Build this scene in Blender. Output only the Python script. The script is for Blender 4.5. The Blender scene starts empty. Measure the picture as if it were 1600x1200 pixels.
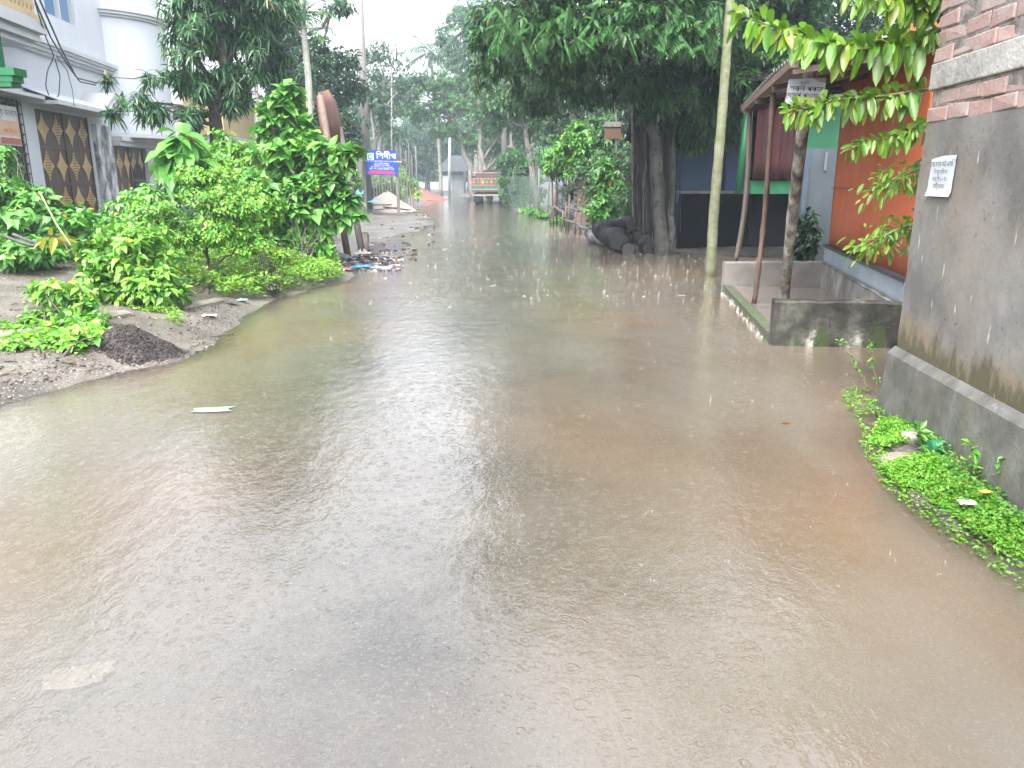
import bpy, math, random
import numpy as np
from mathutils import Vector, noise
rng = np.random.default_rng(11); random.seed(11)
S = bpy.context.scene; COL = S.collection
# ------------------------------------------------------------------ camera, world, sun, exposure
H = 1.55; PITCH = math.radians(14.93); FPX = 1200.0
cd = bpy.data.cameras.new('camera'); cam = bpy.data.objects.new('camera', cd); COL.objects.link(cam)
cam.location = (0, 0, H); cam.rotation_euler = (math.pi / 2 - PITCH, 0, 0)
cd.sensor_width = 36; cd.lens = 36 * FPX / 1600; cd.clip_start = .05; cd.clip_end = 2000
S.camera = cam
SUN_EL, SUN_AZ = math.radians(58), math.radians(200)
w = bpy.data.worlds.new('World'); S.world = w; w.use_nodes = True
wn = w.node_tree; bg = wn.nodes['Background']
sky = wn.nodes.new('ShaderNodeTexSky'); sky.sky_type = 'NISHITA'; sky.sun_disc = False
sky.sun_elevation = SUN_EL; sky.sun_rotation = SUN_AZ; sky.dust_density = 6; sky.air_density = 1.0; sky.ozone_density = 1
hs = wn.nodes.new('ShaderNodeHueSaturation'); hs.inputs['Saturation'].default_value = .26
wn.links.new(sky.outputs[0], hs.inputs['Color'])
# even rain cloud, a touch brighter through the mist low down
wt = wn.nodes.new('ShaderNodeTexCoord'); wx_ = wn.nodes.new('ShaderNodeSeparateXYZ'); wn.links.new(wt.outputs['Generated'], wx_.inputs[0])
wm = wn.nodes.new('ShaderNodeMapRange'); wm.inputs['From Min'].default_value = 0; wm.inputs['From Max'].default_value = 1; wm.inputs['To Min'].default_value = 1.08; wm.inputs['To Max'].default_value = .98
wn.links.new(wx_.outputs[2], wm.inputs['Value'])
wc = wn.nodes.new('ShaderNodeVectorMath'); wc.operation = 'SCALE'; wn.links.new(hs.outputs[0], wc.inputs[0]); wn.links.new(wm.outputs[0], wc.inputs['Scale']); wn.links.new(wc.outputs[0], bg.inputs[0])
bg.inputs[1].default_value = .15
sl = bpy.data.lights.new('sun', 'SUN'); sl.energy = .5; sl.angle = math.radians(25); sl.color = (1, .97, .92)
sun = bpy.data.objects.new('sun', sl); COL.objects.link(sun)
sd = Vector((math.sin(SUN_AZ) * math.cos(SUN_EL), math.cos(SUN_AZ) * math.cos(SUN_EL), math.sin(SUN_EL)))
sun.rotation_euler = (-sd).to_track_quat('-Z', 'Y').to_euler(); sun.location = sd * 40
S.view_settings.view_transform = 'Standard'; S.view_settings.look = 'None'
S.view_settings.gamma = 1; S.view_settings.exposure = 2.45
S.cycles.use_denoising = True
S.cycles.max_bounces = 5; S.cycles.diffuse_bounces = 2; S.cycles.glossy_bounces = 2
S.cycles.transmission_bounces = 2; S.cycles.transparent_max_bounces = 6; S.cycles.volume_bounces = 1
S.cycles.caustics_reflective = False; S.cycles.caustics_refractive = False
S.cycles.sample_clamp_indirect = 4

# ------------------------------------------------------------------ pixel <-> place
SP, CP = math.sin(PITCH), math.cos(PITCH)
def ray(x, y):
    v = (600 - y) / FPX
    return np.array([(x - 800) / FPX, CP + v * SP, -SP + v * CP])
def at(x, y, Y):
    d = ray(x, y); p = d * (Y / d[1]); return np.array([p[0], p[1], p[2] + H])
def gnd(x, y, z=0.0):
    d = ray(x, y); p = d * ((z - H) / d[2]); return np.array([p[0], p[1], z])
LY = [-8, 3, 5.2, 6.1, 7.1, 8.85, 10.3, 12, 13.8, 15.5, 19.5, 27, 34, 43.6, 60, 85, 140, 400]
LX = [-5, -4.4, -3.7, -3.25, -2.85, -3.15, -3.2, -2.7, -2.9, -2.3, -2.9, -2.6, -3.6, -5, -6.5, -9.5, -17, -60]
RY = [-8, 2.9, 3.42, 4.33, 5.0, 5.3, 6, 7, 11.2, 13, 15.5, 17, 19, 21.7, 28, 30, 36, 43.5, 50, 60, 70, 85, 140, 400]
RX = [2.0, 2.1, 2.1, 2.2, 2.5, 3.4, 6, 7, 7, 7.5, 6.5, 3.6, 3.0, 2.3, 1.83, 1.5, .8, -.2, -.7, -2, -4, -6.8, -14, -56]
def fbm(x, y, s, seed=0., o=4):
    return noise.fractal((x * s + seed, y * s - seed, seed * 1.7), 1.0, 2.0, o)
def road_c(y): return float(np.interp(y, [-8, 4, 12, 28, 43, 60, 85, 140, 400], [-.6, -.55, -.4, -.4, -2.6, -4.3, -8.2, -15.5, -58]))
def gz(x, y):
    l = float(np.interp(y, LY, LX)); r = float(np.interp(y, RY, RX))
    d = max(l - x, x - r)
    n = fbm(x, y, 1.3, 3.1)
    d += .14 * n
    if d > 0:
        left = l - x > x - r
        z = .16 * (1 - math.exp(-d / .55)) + (.085 if left else .05) * min(d, 9) + .02 * fbm(x, y, 4, 9)
        if left and 15 < y < 47: z = -.016 + .035 * fbm(x, y, .8, 2) + (z * .25 + .035 * max(0, d - 2.2)) * min(1, d)
        if not left: z = .05 * (1 - math.exp(-d / .5)) + .02 * min(d, 9) + .014 * fbm(x, y, 4, 9)
        return z
    c = road_c(y); hw = max(1.2, (r - l) * .5)
    prof = .014 + .05 * min(1, abs(x - c) / min(hw, 2.4)) ** 1.5 + .010 * fbm(x, y, .9, 5.5)
    if y > 17: prof = min(prof, .05)
    return -max(.004, min(-d * .16, prof))

# ------------------------------------------------------------------ mesh builder
def V3(*a): return np.array(a, float)
def unit(a):
    a = np.asarray(a, float); n = np.linalg.norm(a, axis=-1, keepdims=True); return a / np.maximum(n, 1e-9)
ORG = {}
class MB:
    def __init__(s): s.v = []; s.n = 0; s.f = []   # f: (array faces(k,m), mat)
    def add(s, V, F, m=0):
        V = np.asarray(V, float).reshape(-1, 3)
        if isinstance(F, np.ndarray): s.f.append((F + s.n, m))
        else:
            for f in F: s.f.append((np.array([f]) + s.n, m))
        s.v.append(V); s.n += len(V)
    def box(s, lo, hi, m=0):
        x0, y0, z0 = lo; x1, y1, z1 = hi
        s.hexa([(x0, y0, z0), (x1, y0, z0), (x1, y1, z0), (x0, y1, z0), (x0, y0, z1), (x1, y0, z1), (x1, y1, z1), (x0, y1, z1)], m)
    def hexa(s, P, m=0):
        s.add(P, np.array([(3, 2, 1, 0), (4, 5, 6, 7), (0, 1, 5, 4), (1, 2, 6, 5), (2, 3, 7, 6), (3, 0, 4, 7)]), m)
    def fbox(s, o, ex, ey, ez, m=0):   # corner o, edge vectors
        o, ex, ey, ez = map(np.asarray, (o, ex, ey, ez))
        s.hexa([o, o + ex, o + ex + ey, o + ey, o + ez, o + ex + ez, o + ex + ey + ez, o + ey + ez], m)
    def bar(s, a, b, w, h, m=0):       # rectangular bar
        a = np.asarray(a, float); b = np.asarray(b, float); d = unit(b - a)
        up = V3(0, 0, 1) if abs(d[2]) < .95 else V3(0, 1, 0)
        q = unit(np.cross(d, up)); u = np.cross(q, d)
        s.fbox(a - q * w / 2 - u * h / 2, q * w, b - a, u * h, m)
    def tube(s, path, rad, n=8, m=0, caps=True, wob=0.):
        path = np.asarray(path, float); k = len(path)
        rad = np.broadcast_to(np.asarray(rad, float), (k,)) if np.ndim(rad) == 0 or len(rad) == k else np.interp(np.linspace(0, 1, k), np.linspace(0, 1, len(rad)), rad)
        T = unit(np.gradient(path, axis=0))
        up = V3(0, 0, 1) if abs(T[0][2]) < .9 else V3(1, 0, 0)
        u = unit(np.cross(T[0], up)); V = []
        an = np.linspace(0, 2 * math.pi, n, endpoint=False)
        for i in range(k):
            u = unit(u - T[i] * np.dot(u, T[i])); q = np.cross(T[i], u)
            rr = rad[i] * (1 + (wob * rng.uniform(-1, 1, n) if wob else 0))
            V.append(path[i] + np.outer(np.cos(an) * rr, u) + np.outer(np.sin(an) * rr, q))
        V = np.concatenate(V)
        i = np.arange(n); j = (i + 1) % n
        F = np.concatenate([np.stack([r * n + i, r * n + j, (r + 1) * n + j, (r + 1) * n + i], 1) for r in range(k - 1)])
        b = s.n; s.add(V, F, m)
        if caps:
            s.f.append((np.array([list(range(n))[::-1]]) + b, m)); s.f.append((np.array([list(range((k - 1) * n, k * n))]) + b, m))
    def lathe(s, c, prof, n=12, m=0):
        an = np.linspace(0, 2 * math.pi, n, endpoint=False); k = len(prof)
        V = np.concatenate([np.stack([c[0] + r * np.cos(an), c[1] + r * np.sin(an), np.full(n, c[2] + z)], 1) for r, z in prof])
        i = np.arange(n); j = (i + 1) % n
        F = np.concatenate([np.stack([r * n + i, r * n + j, (r + 1) * n + j, (r + 1) * n + i], 1) for r in range(k - 1)])
        b = s.n; s.add(V, F, m); s.f.append((np.array([list(range((k - 1) * n, k * n))]) + b, m)); s.f.append((np.array([list(range(n))[::-1]]) + b, m))
    def prism(s, poly, off, m=0):
        P = np.asarray(poly, float); k = len(P); off = np.asarray(off, float); b = s.n
        s.add(np.concatenate([P, P + off]), np.array([(i, (i + 1) % k, k + (i + 1) % k, k + i) for i in range(k)]), m)
        s.f.append((np.array([list(range(k))[::-1]]) + b, m)); s.f.append((np.array([list(range(k, 2 * k))]) + b, m))
    def build(s, name, mats, parent=None, smooth=False, loc=None, bevel=0):
        me = bpy.data.meshes.new(name); V = np.concatenate(s.v) if s.v else np.zeros((0, 3))
        if parent is not None: o0 = ORG[parent.name]
        else: o0 = np.asarray(loc, float) if loc is not None else np.zeros(3)
        V = V - o0
        me.vertices.add(len(V)); me.vertices.foreach_set('co', V.astype(np.float32).ravel())
        lp = np.concatenate([f.ravel() for f, _ in s.f]); tot = np.concatenate([np.full(len(f), f.shape[1]) for f, _ in s.f])
        mi = np.concatenate([np.full(len(f), m) for f, m in s.f]); st = np.concatenate([[0], np.cumsum(tot)[:-1]])
        me.loops.add(len(lp)); me.loops.foreach_set('vertex_index', lp.astype(np.int32))
        me.polygons.add(len(tot)); me.polygons.foreach_set('loop_start', st.astype(np.int32))
        if not isinstance(mats, (list, tuple)): mats = [mats]
        for m in mats: me.materials.append(m)
        me.polygons.foreach_set('material_index', mi.astype(np.int32))
        me.polygons.foreach_set('use_smooth', np.full(len(tot), bool(smooth)))
        me.update(calc_edges=True)
        o = bpy.data.objects.new(name, me); COL.objects.link(o); ORG[o.name] = o0
        if parent is not None: o.parent = parent
        else: o.location = o0
        if bevel:
            md = o.modifiers.new('bevel', 'BEVEL'); md.width = bevel; md.segments = 2; md.limit_method = 'ANGLE'
        return o
def tag(o, label=None, cat=None, group=None, kind=None):
    if label: o['label'] = label
    if cat: o['category'] = cat
    if group: o['group'] = group
    if kind: o['kind'] = kind
    return o
def thing(name, label, cat, loc, group=None):
    o = bpy.data.objects.new(name, None); COL.objects.link(o); o.location = tuple(loc); o.empty_display_size = .2
    ORG[o.name] = np.asarray(loc, float); return tag(o, label, cat, group)
def copy_tree(o, loc=None, rz=0., sc=1., label=None, parent=None):
    c = o.copy(); COL.objects.link(c)
    if parent is not None: c.parent = parent
    if loc is not None:
        c.location = tuple(loc); c.rotation_euler = (0, 0, rz); c.scale = (sc, sc, sc) if np.ndim(sc) == 0 else tuple(sc)
    if label: c['label'] = label
    for ch in list(o.children): copy_tree(ch, parent=c)
    return c

# ------------------------------------------------------------------ materials
def nd(nt, t, **kw):
    n = nt.nodes.new(t)
    for k, v in kw.items():
        if k in n.inputs: n.inputs[k].default_value = v
        else: setattr(n, k, v)
    return n
def rgba(c): return (c[0], c[1], c[2], 1)
def ramp(nt, src, stops):
    r = nt.nodes.new('ShaderNodeValToRGB'); e = r.color_ramp.elements
    while len(e) < len(stops): e.new(.5)
    for i, (p, c) in enumerate(stops):
        e[i].position = p; e[i].color = rgba(c) if np.ndim(c) else (c, c, c, 1)
    nt.links.new(src, r.inputs[0]); return r.outputs[0]
def mixc(nt, fac, a, b):
    m = nt.nodes.new('ShaderNodeMix'); m.data_type = 'RGBA'
    for sck, val in ((0, fac), (6, a), (7, b)):
        if isinstance(val, bpy.types.NodeSocket): nt.links.new(val, m.inputs[sck])
        else: m.inputs[sck].default_value = rgba(val) if np.ndim(val) else val
    return m.outputs[2]
def base(name):
    m = bpy.data.materials.new(name); m.use_nodes = True; nt = m.node_tree
    return m, nt, nt.nodes['Principled BSDF']
def tc(nt, scale=(1, 1, 1)):
    t = nt.nodes.new('ShaderNodeTexCoord'); mp = nt.nodes.new('ShaderNodeMapping'); mp.inputs['Scale'].default_value = scale
    nt.links.new(t.outputs['Object'], mp.inputs[0]); return mp.outputs[0]
def noi(nt, vec, scale, detail=5, rough=.6):
    n = nd(nt, 'ShaderNodeTexNoise', Scale=scale, Detail=detail, Roughness=rough); nt.links.new(vec, n.inputs['Vector']); return n.outputs['Fac']
def M(name, stops, scale=4, stretch=(1, 1, 1), rough=.7, bump=.2, bscale=40, spec=.4, spots=None, metal=0.):
    m, nt, p = base(name); v = tc(nt, stretch)
    if not isinstance(stops[0], tuple) or np.ndim(stops[0][0]) == 0 and len(stops[0]) == 3: stops = [(.3, stops), (.7, tuple(x * .8 for x in stops))]
    c = ramp(nt, noi(nt, v, scale), stops)
    if spots:
        sc, thr, colr = spots
        f = ramp(nt, noi(nt, v, sc, 6, .7), [(thr, 0.), (thr + .06, 1.)])
        c = mixc(nt, f, c, colr)
    nt.links.new(c, p.inputs['Base Color']); p.inputs['Roughness'].default_value = rough; p.inputs['Metallic'].default_value = metal
    p.inputs['Specular IOR Level'].default_value = spec
    if bump:
        b = nd(nt, 'ShaderNodeBump', Strength=bump, Distance=.02); nt.links.new(noi(nt, v, bscale, 6, .65), b.inputs['Height']); nt.links.new(b.outputs[0], p.inputs['Normal'])
    return m
def leafmat(name, cols, rough=.38, trans=.3, spec=.5):
    m, nt, p = base(name)
    g = nt.nodes.new('ShaderNodeNewGeometry')
    c = ramp(nt, g.outputs['Random Per Island'], [(.955 * i / max(1, len(cols) - 1), c) for i, c in enumerate(cols)] + [(.975, cols[-1]), (.985, (.8 * max(cols[-1]) + .02, .62 * max(cols[-1]) + .01, .02))])
    v = tc(nt); f = ramp(nt, noi(nt, v, 1.1, 2), [(.35, .7), (.65, 1.25)])
    mx = nt.nodes.new('ShaderNodeMix'); mx.data_type = 'RGBA'; mx.blend_type = 'MULTIPLY'; mx.inputs[0].default_value = 1
    nt.links.new(c, mx.inputs[6]); nt.links.new(f, mx.inputs[7]); c = mx.outputs[2]
    nt.links.new(c, p.inputs['Base Color']); p.inputs['Roughness'].default_value = rough; p.inputs['Specular IOR Level'].default_value = spec
    tr = nt.nodes.new('ShaderNodeBsdfTranslucent'); nt.links.new(c, tr.inputs[0])
    ms = nt.nodes.new('ShaderNodeMixShader'); ms.inputs[0].default_value = trans
    nt.links.new(p.outputs[0], ms.inputs[1]); nt.links.new(tr.outputs[0], ms.inputs[2])
    nt.links.new(ms.outputs[0], nt.nodes['Material Output'].inputs[0]); return m
G = {
 'bright': leafmat('leaf_bright', [(.11, .32, .03), (.19, .44, .05), (.06, .22, .03), (.26, .46, .06)]),
 'lime': leafmat('leaf_lime', [(.17, .40, .03), (.25, .47, .05), (.12, .32, .03), (.30, .45, .05)]),
 'fresh': leafmat('leaf_fresh', [(.075, .25, .035), (.12, .34, .05), (.05, .18, .03), (.17, .36, .06)]),
 'mid': leafmat('leaf_mid', [(.04, .125, .035), (.06, .175, .045), (.03, .095, .03), (.09, .21, .055)]),
 'dark': leafmat('leaf_dark', [(.018, .055, .02), (.028, .08, .026), (.015, .045, .018), (.045, .11, .035)], rough=.33),
 'hazy': leafmat('leaf_hazy', [(.04, .10, .05), (.06, .135, .06), (.03, .075, .04)], rough=.6),  # leaf greens lifted slightly, carrying part of the far haze in their colour
 'grass': leafmat('leaf_grass', [(.10, .27, .02), (.16, .36, .035), (.22, .38, .05), (.08, .2, .02)], rough=.5),
 'young': leafmat('leaf_young', [(.075, .19, .014), (.14, .27, .02), (.05, .15, .014), (.11, .24, .018), (.20, .25, .03), (.06, .17, .02)], trans=.42),
 'yellow': leafmat('leaf_yellow', [(.45, .40, .05), (.3, .36, .05)]),
 'dry': leafmat('leaf_dry', [(.25, .1, .03), (.18, .08, .03)]),
 'water_weed': leafmat('leaf_weed', [(.10, .30, .018), (.15, .38, .03), (.06, .22, .016), (.2, .4, .045)], rough=.45),
}
BARK = M('bark_dark', [(.3, (.035, .028, .024)), (.7, (.09, .075, .06))], 6, (1, 1, .3), .75, .6, 30)
BARKG = M('bark_grey', [(.3, (.12, .11, .095)), (.7, (.27, .25, .22))], 5, (1, 1, .5), .75, .5, 35, spots=(9, .56, (.05, .05, .045)))
BARKP = M('bark_pale', [(.3, (.22, .22, .185)), (.7, (.34, .34, .30))], 6, (1, 1, 2.5), .7, .3, 40, spots=(10, .6, (.13, .14, .1)))
BARKM = M('bark_mossy', [(.36, (.105, .112, .065)), (.64, (.19, .2, .13))], 5, (1, 1, 1.5), .75, .35, 40, spots=(8, .54, (.10, .13, .045)))
WETWOOD = M('wet_wood', [(.3, (.05, .04, .033)), (.7, (.14, .115, .095))], 5, (1, 1, .2), .4, .5, 25)
BAMBOO = M('bamboo', [(.36, (.05, .032, .026)), (.5, (.12, .075, .058)), (.64, (.20, .135, .105))], 4, (1, 1, .3), .45, .3, 30, spots=(6, .6, (.05, .04, .035)))
GREYWOOD = M('grey_wood', [(.3, (.08, .075, .07)), (.7, (.18, .168, .158))], 5, (1, 1, .2), .7, .4, 25)
CONC = M('concrete', [(.3, (.13, .122, .11)), (.7, (.23, .217, .2))], 3, (1, 1, 1), .75, .35, 45, spots=(3.2, .6, (.14, .14, .11)))
WHITE = M('white_paint', [(.2, (.52, .55, .60)), (.8, (.57, .60, .65))], 1.2, (1, 1, .4), .6, .06, 30)
TRIM = M('trim_paint', [(.2, (.46, .47, .49)), (.8, (.54, .55, .575))], 2, (1, 1, .5), .6, .05, 30)
CREAM = M('cream_paint', [(.2, (.46, .34, .18)), (.8, (.55, .43, .25))], 3, (1, 1, 1), .55, .05, 30)
GREENP = M('green_paint', [(.2, (.0, .08, .022)), (.8, (.005, .13, .04))], 2, (1, 1, .4), .45, .05, 20)
SHADE_BLACK = M('shade_black', [(.2, (.003, .003, .004)), (.8, (.007, .0065, .008))], 2, (1, 1, 1), .9, .1, 20, spec=.05)  # near-black base colour, deep shade put into the material itself
TIN = M('tin', [(.3, (.16, .18, .20)), (.7, (.28, .30, .32))], 2, (1, 1, .4), .45, .05, 20, metal=.4, spots=(3, .62, (.12, .08, .06)))
RUST = M('rust', [(.3, (.10, .045, .03)), (.7, (.20, .095, .065))], 5, (1, 1, .5), .6, .3, 30, spots=(9, .62, (.3, .2, .16)))
PAPER = M('paper', [(.3, (.38, .41, .46)), (.7, (.46, .49, .53))], 9, (1, 1, 1), .7, .15, 20)
INK = M('ink', [(.3, (.006, .006, .008)), (.7, (.012, .012, .014))], 9, (1, 1, 1), .8, 0)
WIREM = M('cable_black', [(.3, (.03, .03, .035)), (.7, (.06, .06, .06))], 9, (1, 1, 1), .6, 0)

# ------------------------------------------------------------------ leaves
ROWS = {
 'ovate': [(0, .10), (.28, .46), (.55, .48), (.8, .26), (1, .01)],
 'obl': [(0, .12), (.3, .42), (.65, .5), (.88, .3), (1, .04)],
 'lance': [(0, .1), (.35, .5), (.7, .34), (1, .01)],
 'heart': [(-.06, .28), (.15, .5), (.45, .44), (.75, .22), (1, .01)],
 'small': [(0, .1), (.45, .5), (1, .02)],
}
def leaves(mb, P, D, N, L, W, rows='small', fold=.15, curl=.2, m=0):
    P = np.asarray(P, float); n = len(P)
    if n == 0: return
    D = unit(D); B = unit(np.cross(N, D)); N = np.cross(D, B)
    L = np.broadcast_to(np.asarray(L, float), (n,))[:, None]; W = np.broadcast_to(np.asarray(W, float), (n,))[:, None]
    if rows == 'quad':
        md = P + D * L * .45
        V = np.stack([P, md + B * W * .5, P + D * L - V3(0, 0, 1) * L * curl, md - B * W * .5], 1)
        mb.add(V.reshape(-1, 3), np.arange(n * 4).reshape(n, 4), m); return
    R = ROWS[rows]; V = []
    for s_, w_ in R:
        c = P + D * L * s_ - V3(0, 0, 1) * (L * curl * s_ * s_)
        lf = N * (W * w_ * fold * 2)
        V += [c + B * W * w_ + lf, c, c - B * W * w_ + lf]
    V = np.stack(V, 1); k = V.shape[1]
    fq = []
    for r in range(len(R) - 1):
        a = r * 3; b = a + 3; fq += [(a, a + 1, b + 1, b), (a + 1, a + 2, b + 2, b + 1)]
    F = (np.arange(n)[:, None, None] * k + np.array(fq)[None]).reshape(-1, 4)
    mb.add(V.reshape(-1, 3), F, m)
def rdir(n):
    return unit(rng.normal(size=(n, 3)))
def rosettes(mb, T, A, k, L, Lw, spread=1.1, droop=.3, rows='small', fold=.15, curl=.2, m=0, back=.0, jit=.25):
    n = len(T); T = np.repeat(T, k, 0); A = unit(np.repeat(A, k, 0))
    ref = np.where(np.abs(A[:, 2:3]) > .9, V3(1, 0, 0), V3(0, 0, 1)); u = unit(np.cross(A, ref)); q = np.cross(A, u)
    ph = np.tile(np.arange(k) * 2.399, n) + np.repeat(rng.uniform(0, 6.28, n), k)
    rad = u * np.cos(ph)[:, None] + q * np.sin(ph)[:, None]
    sp = (spread + rng.normal(0, jit, n * k))[:, None]
    D = unit(A * np.cos(sp) + rad * np.sin(sp) - V3(0, 0, 1) * droop)
    Nn = unit(A * .6 + V3(0, 0, 1) + rng.normal(0, .3, (n * k, 3)))
    Ls = L * rng.uniform(.45, 1.2, n * k)
    P = T - A * (back * np.tile(np.arange(k) / max(1, k), n)[:, None]) + rad * .01
    leaves(mb, P, D, Nn, Ls, Ls * Lw, rows, fold, curl, m)
def clump_tips(c, r, n, sub=8, subr=.5, up=.25):
    c = np.asarray(c, float); r = np.broadcast_to(np.asarray(r, float), (3,))
    sd_ = rdir(sub); sc = c + sd_ * r * rng.uniform(.35, .75, (sub, 1)); sr = r * subr
    i = rng.integers(0, sub, n); d = rdir(n)
    d[:, 2] = np.abs(d[:, 2]) * np.where(rng.random(n) < .7, 1, -1)
    T = sc[i] + d * sr * (rng.random((n, 1)) ** .4) * rng.uniform(.7, 1.15, (n, 1))
    A = unit((T - c) / r * .7 + d * .6 + V3(0, 0, up) + rng.normal(0, .25, (n, 3)))
    return T, A
def limb(a, b, k=6, sag=.0, wob=.08):
    a = np.asarray(a, float); b = np.asarray(b, float); t = np.linspace(0, 1, k)[:, None]
    P = a * (1 - t) + b * t; ln = np.linalg.norm(b - a)
    P[1:-1] += rng.normal(0, wob * ln / 2, (k - 2, 3)); P += V3(0, 0, 1) * (np.sin(t * math.pi) * sag * ln); return P
def tree(name, label, cat, path, r0, r1, clumps, tips, k, L, Lw, leaf, bark, rows='small', group=None, spread=1.1, droop=.3, curl=.2, fold=.15, sub=8, n=9, limbs=True, up=.25, trunkname='trunk', crownname='crown', twigs=0, back=.0):
    path = np.asarray(path, float); o = thing(name, label, cat, path[0], group)
    mb = MB()
    kk = 10; t = np.linspace(0, 1, kk); tt = np.linspace(0, 1, len(path))
    P = np.stack([np.interp(t, tt, path[:, i]) for i in range(3)], 1); rr = r0 + (r1 - r0) * t; rr[0] *= 1.25
    P[1:-1] += rng.normal(0, r0 * .25, (kk - 2, 3)); mb.tube(P, rr, n, wob=.06)
    lb = MB(); tot = sum(np.prod(np.broadcast_to(c[1], (3,))) ** .66 for c in clumps)
    for c, r in clumps:
        r = np.broadcast_to(np.asarray(r, float), (3,)); c = np.asarray(c, float)
        if limbs:
            i = int(np.argmin(np.linalg.norm(P[kk // 3:] - (c - V3(0, 0, r[2])), axis=1))) + kk // 3
            mb.tube(limb(P[i], c + V3(0, 0, .2) * r[2], 6, .05), [min(rr[i] * .6, .10 * r[0] + .01), min(r1 * .35, .03 * r[0])], 6)
        nt_ = max(6, int(tips * np.prod(r) ** .66 / tot)); T, A = clump_tips(c, r, nt_, sub, up=up)
        if twigs:
            for j in range(0, nt_, max(1, nt_ // twigs)): mb.tube(limb(c, T[j], 4), [r1 * .25, .004], 4, caps=False)
        rosettes(lb, T, A, k, L, Lw, spread, droop, rows, fold, curl, back=back)
    mb.build(trunkname, bark, o, True); lb.build(crownname, leaf, o, False)
    return o
def pinnate(mb, P, D, ln, nl, L, Lw, droop=.5, m=0, rows='quad', vee=.9, rach=.0):
    P = np.asarray(P, float); D = unit(D); n = len(P); up = V3(0, 0, 1)
    s = np.linspace(.12, 1, nl)
    for i in range(n):
        l = ln * rng.uniform(.75, 1.15)
        c = P[i] + np.outer(s * l, D[i]) - np.outer(s * s * l * droop, up)
        tg = unit(np.gradient(c, axis=0)); sd2 = unit(np.cross(tg, up))
        for sg in (-1, 1):
            d = unit(tg * math.cos(vee) + sg * sd2 * math.sin(vee) - up * .25 + rng.normal(0, .08, (nl, 3)))
            Ls = L * (1.05 - .55 * np.abs(s - .45)) * rng.uniform(.85, 1.1, nl)
            leaves(mb, c, d, np.broadcast_to(up, (nl, 3)), Ls, Ls * Lw, rows, .1, .25, m)
        if rach: mb.tube(np.concatenate([[P[i]], c]), [rach, rach * .3], 4, m, caps=False)
def palm(name, label, path, r0, r1, nf=16, fl=2.4, leaf=None, bark=None, group=None, nl=22):
    path = np.asarray(path, float); o = thing(name, label, 'palm tree', path[0], group); mb = MB()
    t = np.linspace(0, 1, 24); P = np.stack([np.interp(t, np.linspace(0, 1, len(path)), path[:, i]) for i in range(3)], 1)
    rr = (r0 + (r1 - r0) * t) * (1 + .04 * np.tile([1, -1], 12)); mb.tube(P, rr, 10); mb.build('trunk', bark or BARKP, o, True)
    lb = MB(); a = rng.uniform(0, 6.28) + np.arange(nf) * 2.399; el = np.linspace(1.1, -.35, nf)
    D = np.stack([np.cos(a) * np.cos(el), np.sin(a) * np.cos(el), np.sin(el)], 1)
    pinnate(lb, np.repeat(path[-1:], nf, 0), D, fl, nl, fl * .26, .10, .38, vee=.75, rach=.025); lb.build('crown', leaf or G['mid'], o); return o
def in_poly(p, poly):
    x, y = p[:, 0], p[:, 1]; ins = np.zeros(len(p), bool); k = len(poly)
    for i in range(k):
        x1, y1 = poly[i]; x2, y2 = poly[(i + 1) % k]
        c = ((y1 > y) != (y2 > y)) & (x < (x2 - x1) * (y - y1) / (y2 - y1 + 1e-12) + x1); ins ^= c
    return ins
def scatter(poly, n):
    poly = np.asarray(poly, float); lo, hi = poly.min(0), poly.max(0); out = []
    while sum(map(len, out)) < n:
        p = rng.uniform(lo, hi, (n * 2, 2)); out.append(p[in_poly(p, poly)])
    return np.concatenate(out)[:n]
def text(body, size, o, ex, ez, mat, name, parent, align='CENTER', thick=0.0):
    """flat lettering: origin o, x axis ex, up axis ez"""
    cu = bpy.data.curves.new('lettering', 'FONT'); cu.body = body; cu.size = size; cu.align_x = align; cu.resolution_u = 3
    ob = bpy.data.objects.new('lettering', cu); COL.objects.link(ob); bpy.context.view_layer.update()
    me = bpy.data.meshes.new_from_object(ob.evaluated_get(bpy.context.evaluated_depsgraph_get()))
    v = np.zeros(len(me.vertices) * 3); me.vertices.foreach_get('co', v); v = v.reshape(-1, 3)
    F = [list(p.vertices) for p in me.polygons]; bpy.data.objects.remove(ob); bpy.data.curves.remove(cu); bpy.data.meshes.remove(me)
    mb = MB(); o = np.asarray(o, float); ex = unit(ex); ez = unit(ez)
    if len(F) == 0: return None
    mb.add(o + np.outer(v[:, 0], ex) + np.outer(v[:, 1], ez), F); return mb.build(name, mat, parent)

# ================================================================== SETTING
def grid(xs, ys, zf):
    X, Y = np.meshgrid(xs, ys); Z = np.array([zf(float(a), float(b)) for a, b in zip(X.ravel(), Y.ravel())])
    V = np.stack([X.ravel(), Y.ravel(), Z], 1); nx, ny = len(xs), len(ys)
    i = (np.arange(ny - 1)[:, None] * nx + np.arange(nx - 1)[None]).ravel()
    return V, np.stack([i, i + 1, i + nx + 1, i + nx], 1)
xs = np.concatenate([[-300, -150, -80, -50, -35, -26, -20, -16, -13, -11], np.arange(-9, 7, .14), [7.5, 9, 11, 14, 18, 24, 35, 60, 120, 300]])
ys = np.concatenate([np.arange(-8, 2, .7), np.arange(2, 30, .16), np.arange(30, 70, .8), [75, 80, 85, 92, 100, 115, 140, 180, 250, 400]])
V, F = grid(xs, ys, gz)
mb = MB(); mb.add(V, F)
m, nt, p = base('wet_mud'); v = tc(nt)
c = ramp(nt, noi(nt, v, 1.6, 6, .65), [(.36, (.045, .039, .032)), (.5, (.085, .075, .063)), (.66, (.145, .131, .114))])
sp = ramp(nt, noi(nt, v, 60, 2, .8), [(.60, 0.), (.66, 1.)]); c = mixc(nt, sp, c, (.42, .39, .35))
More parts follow.
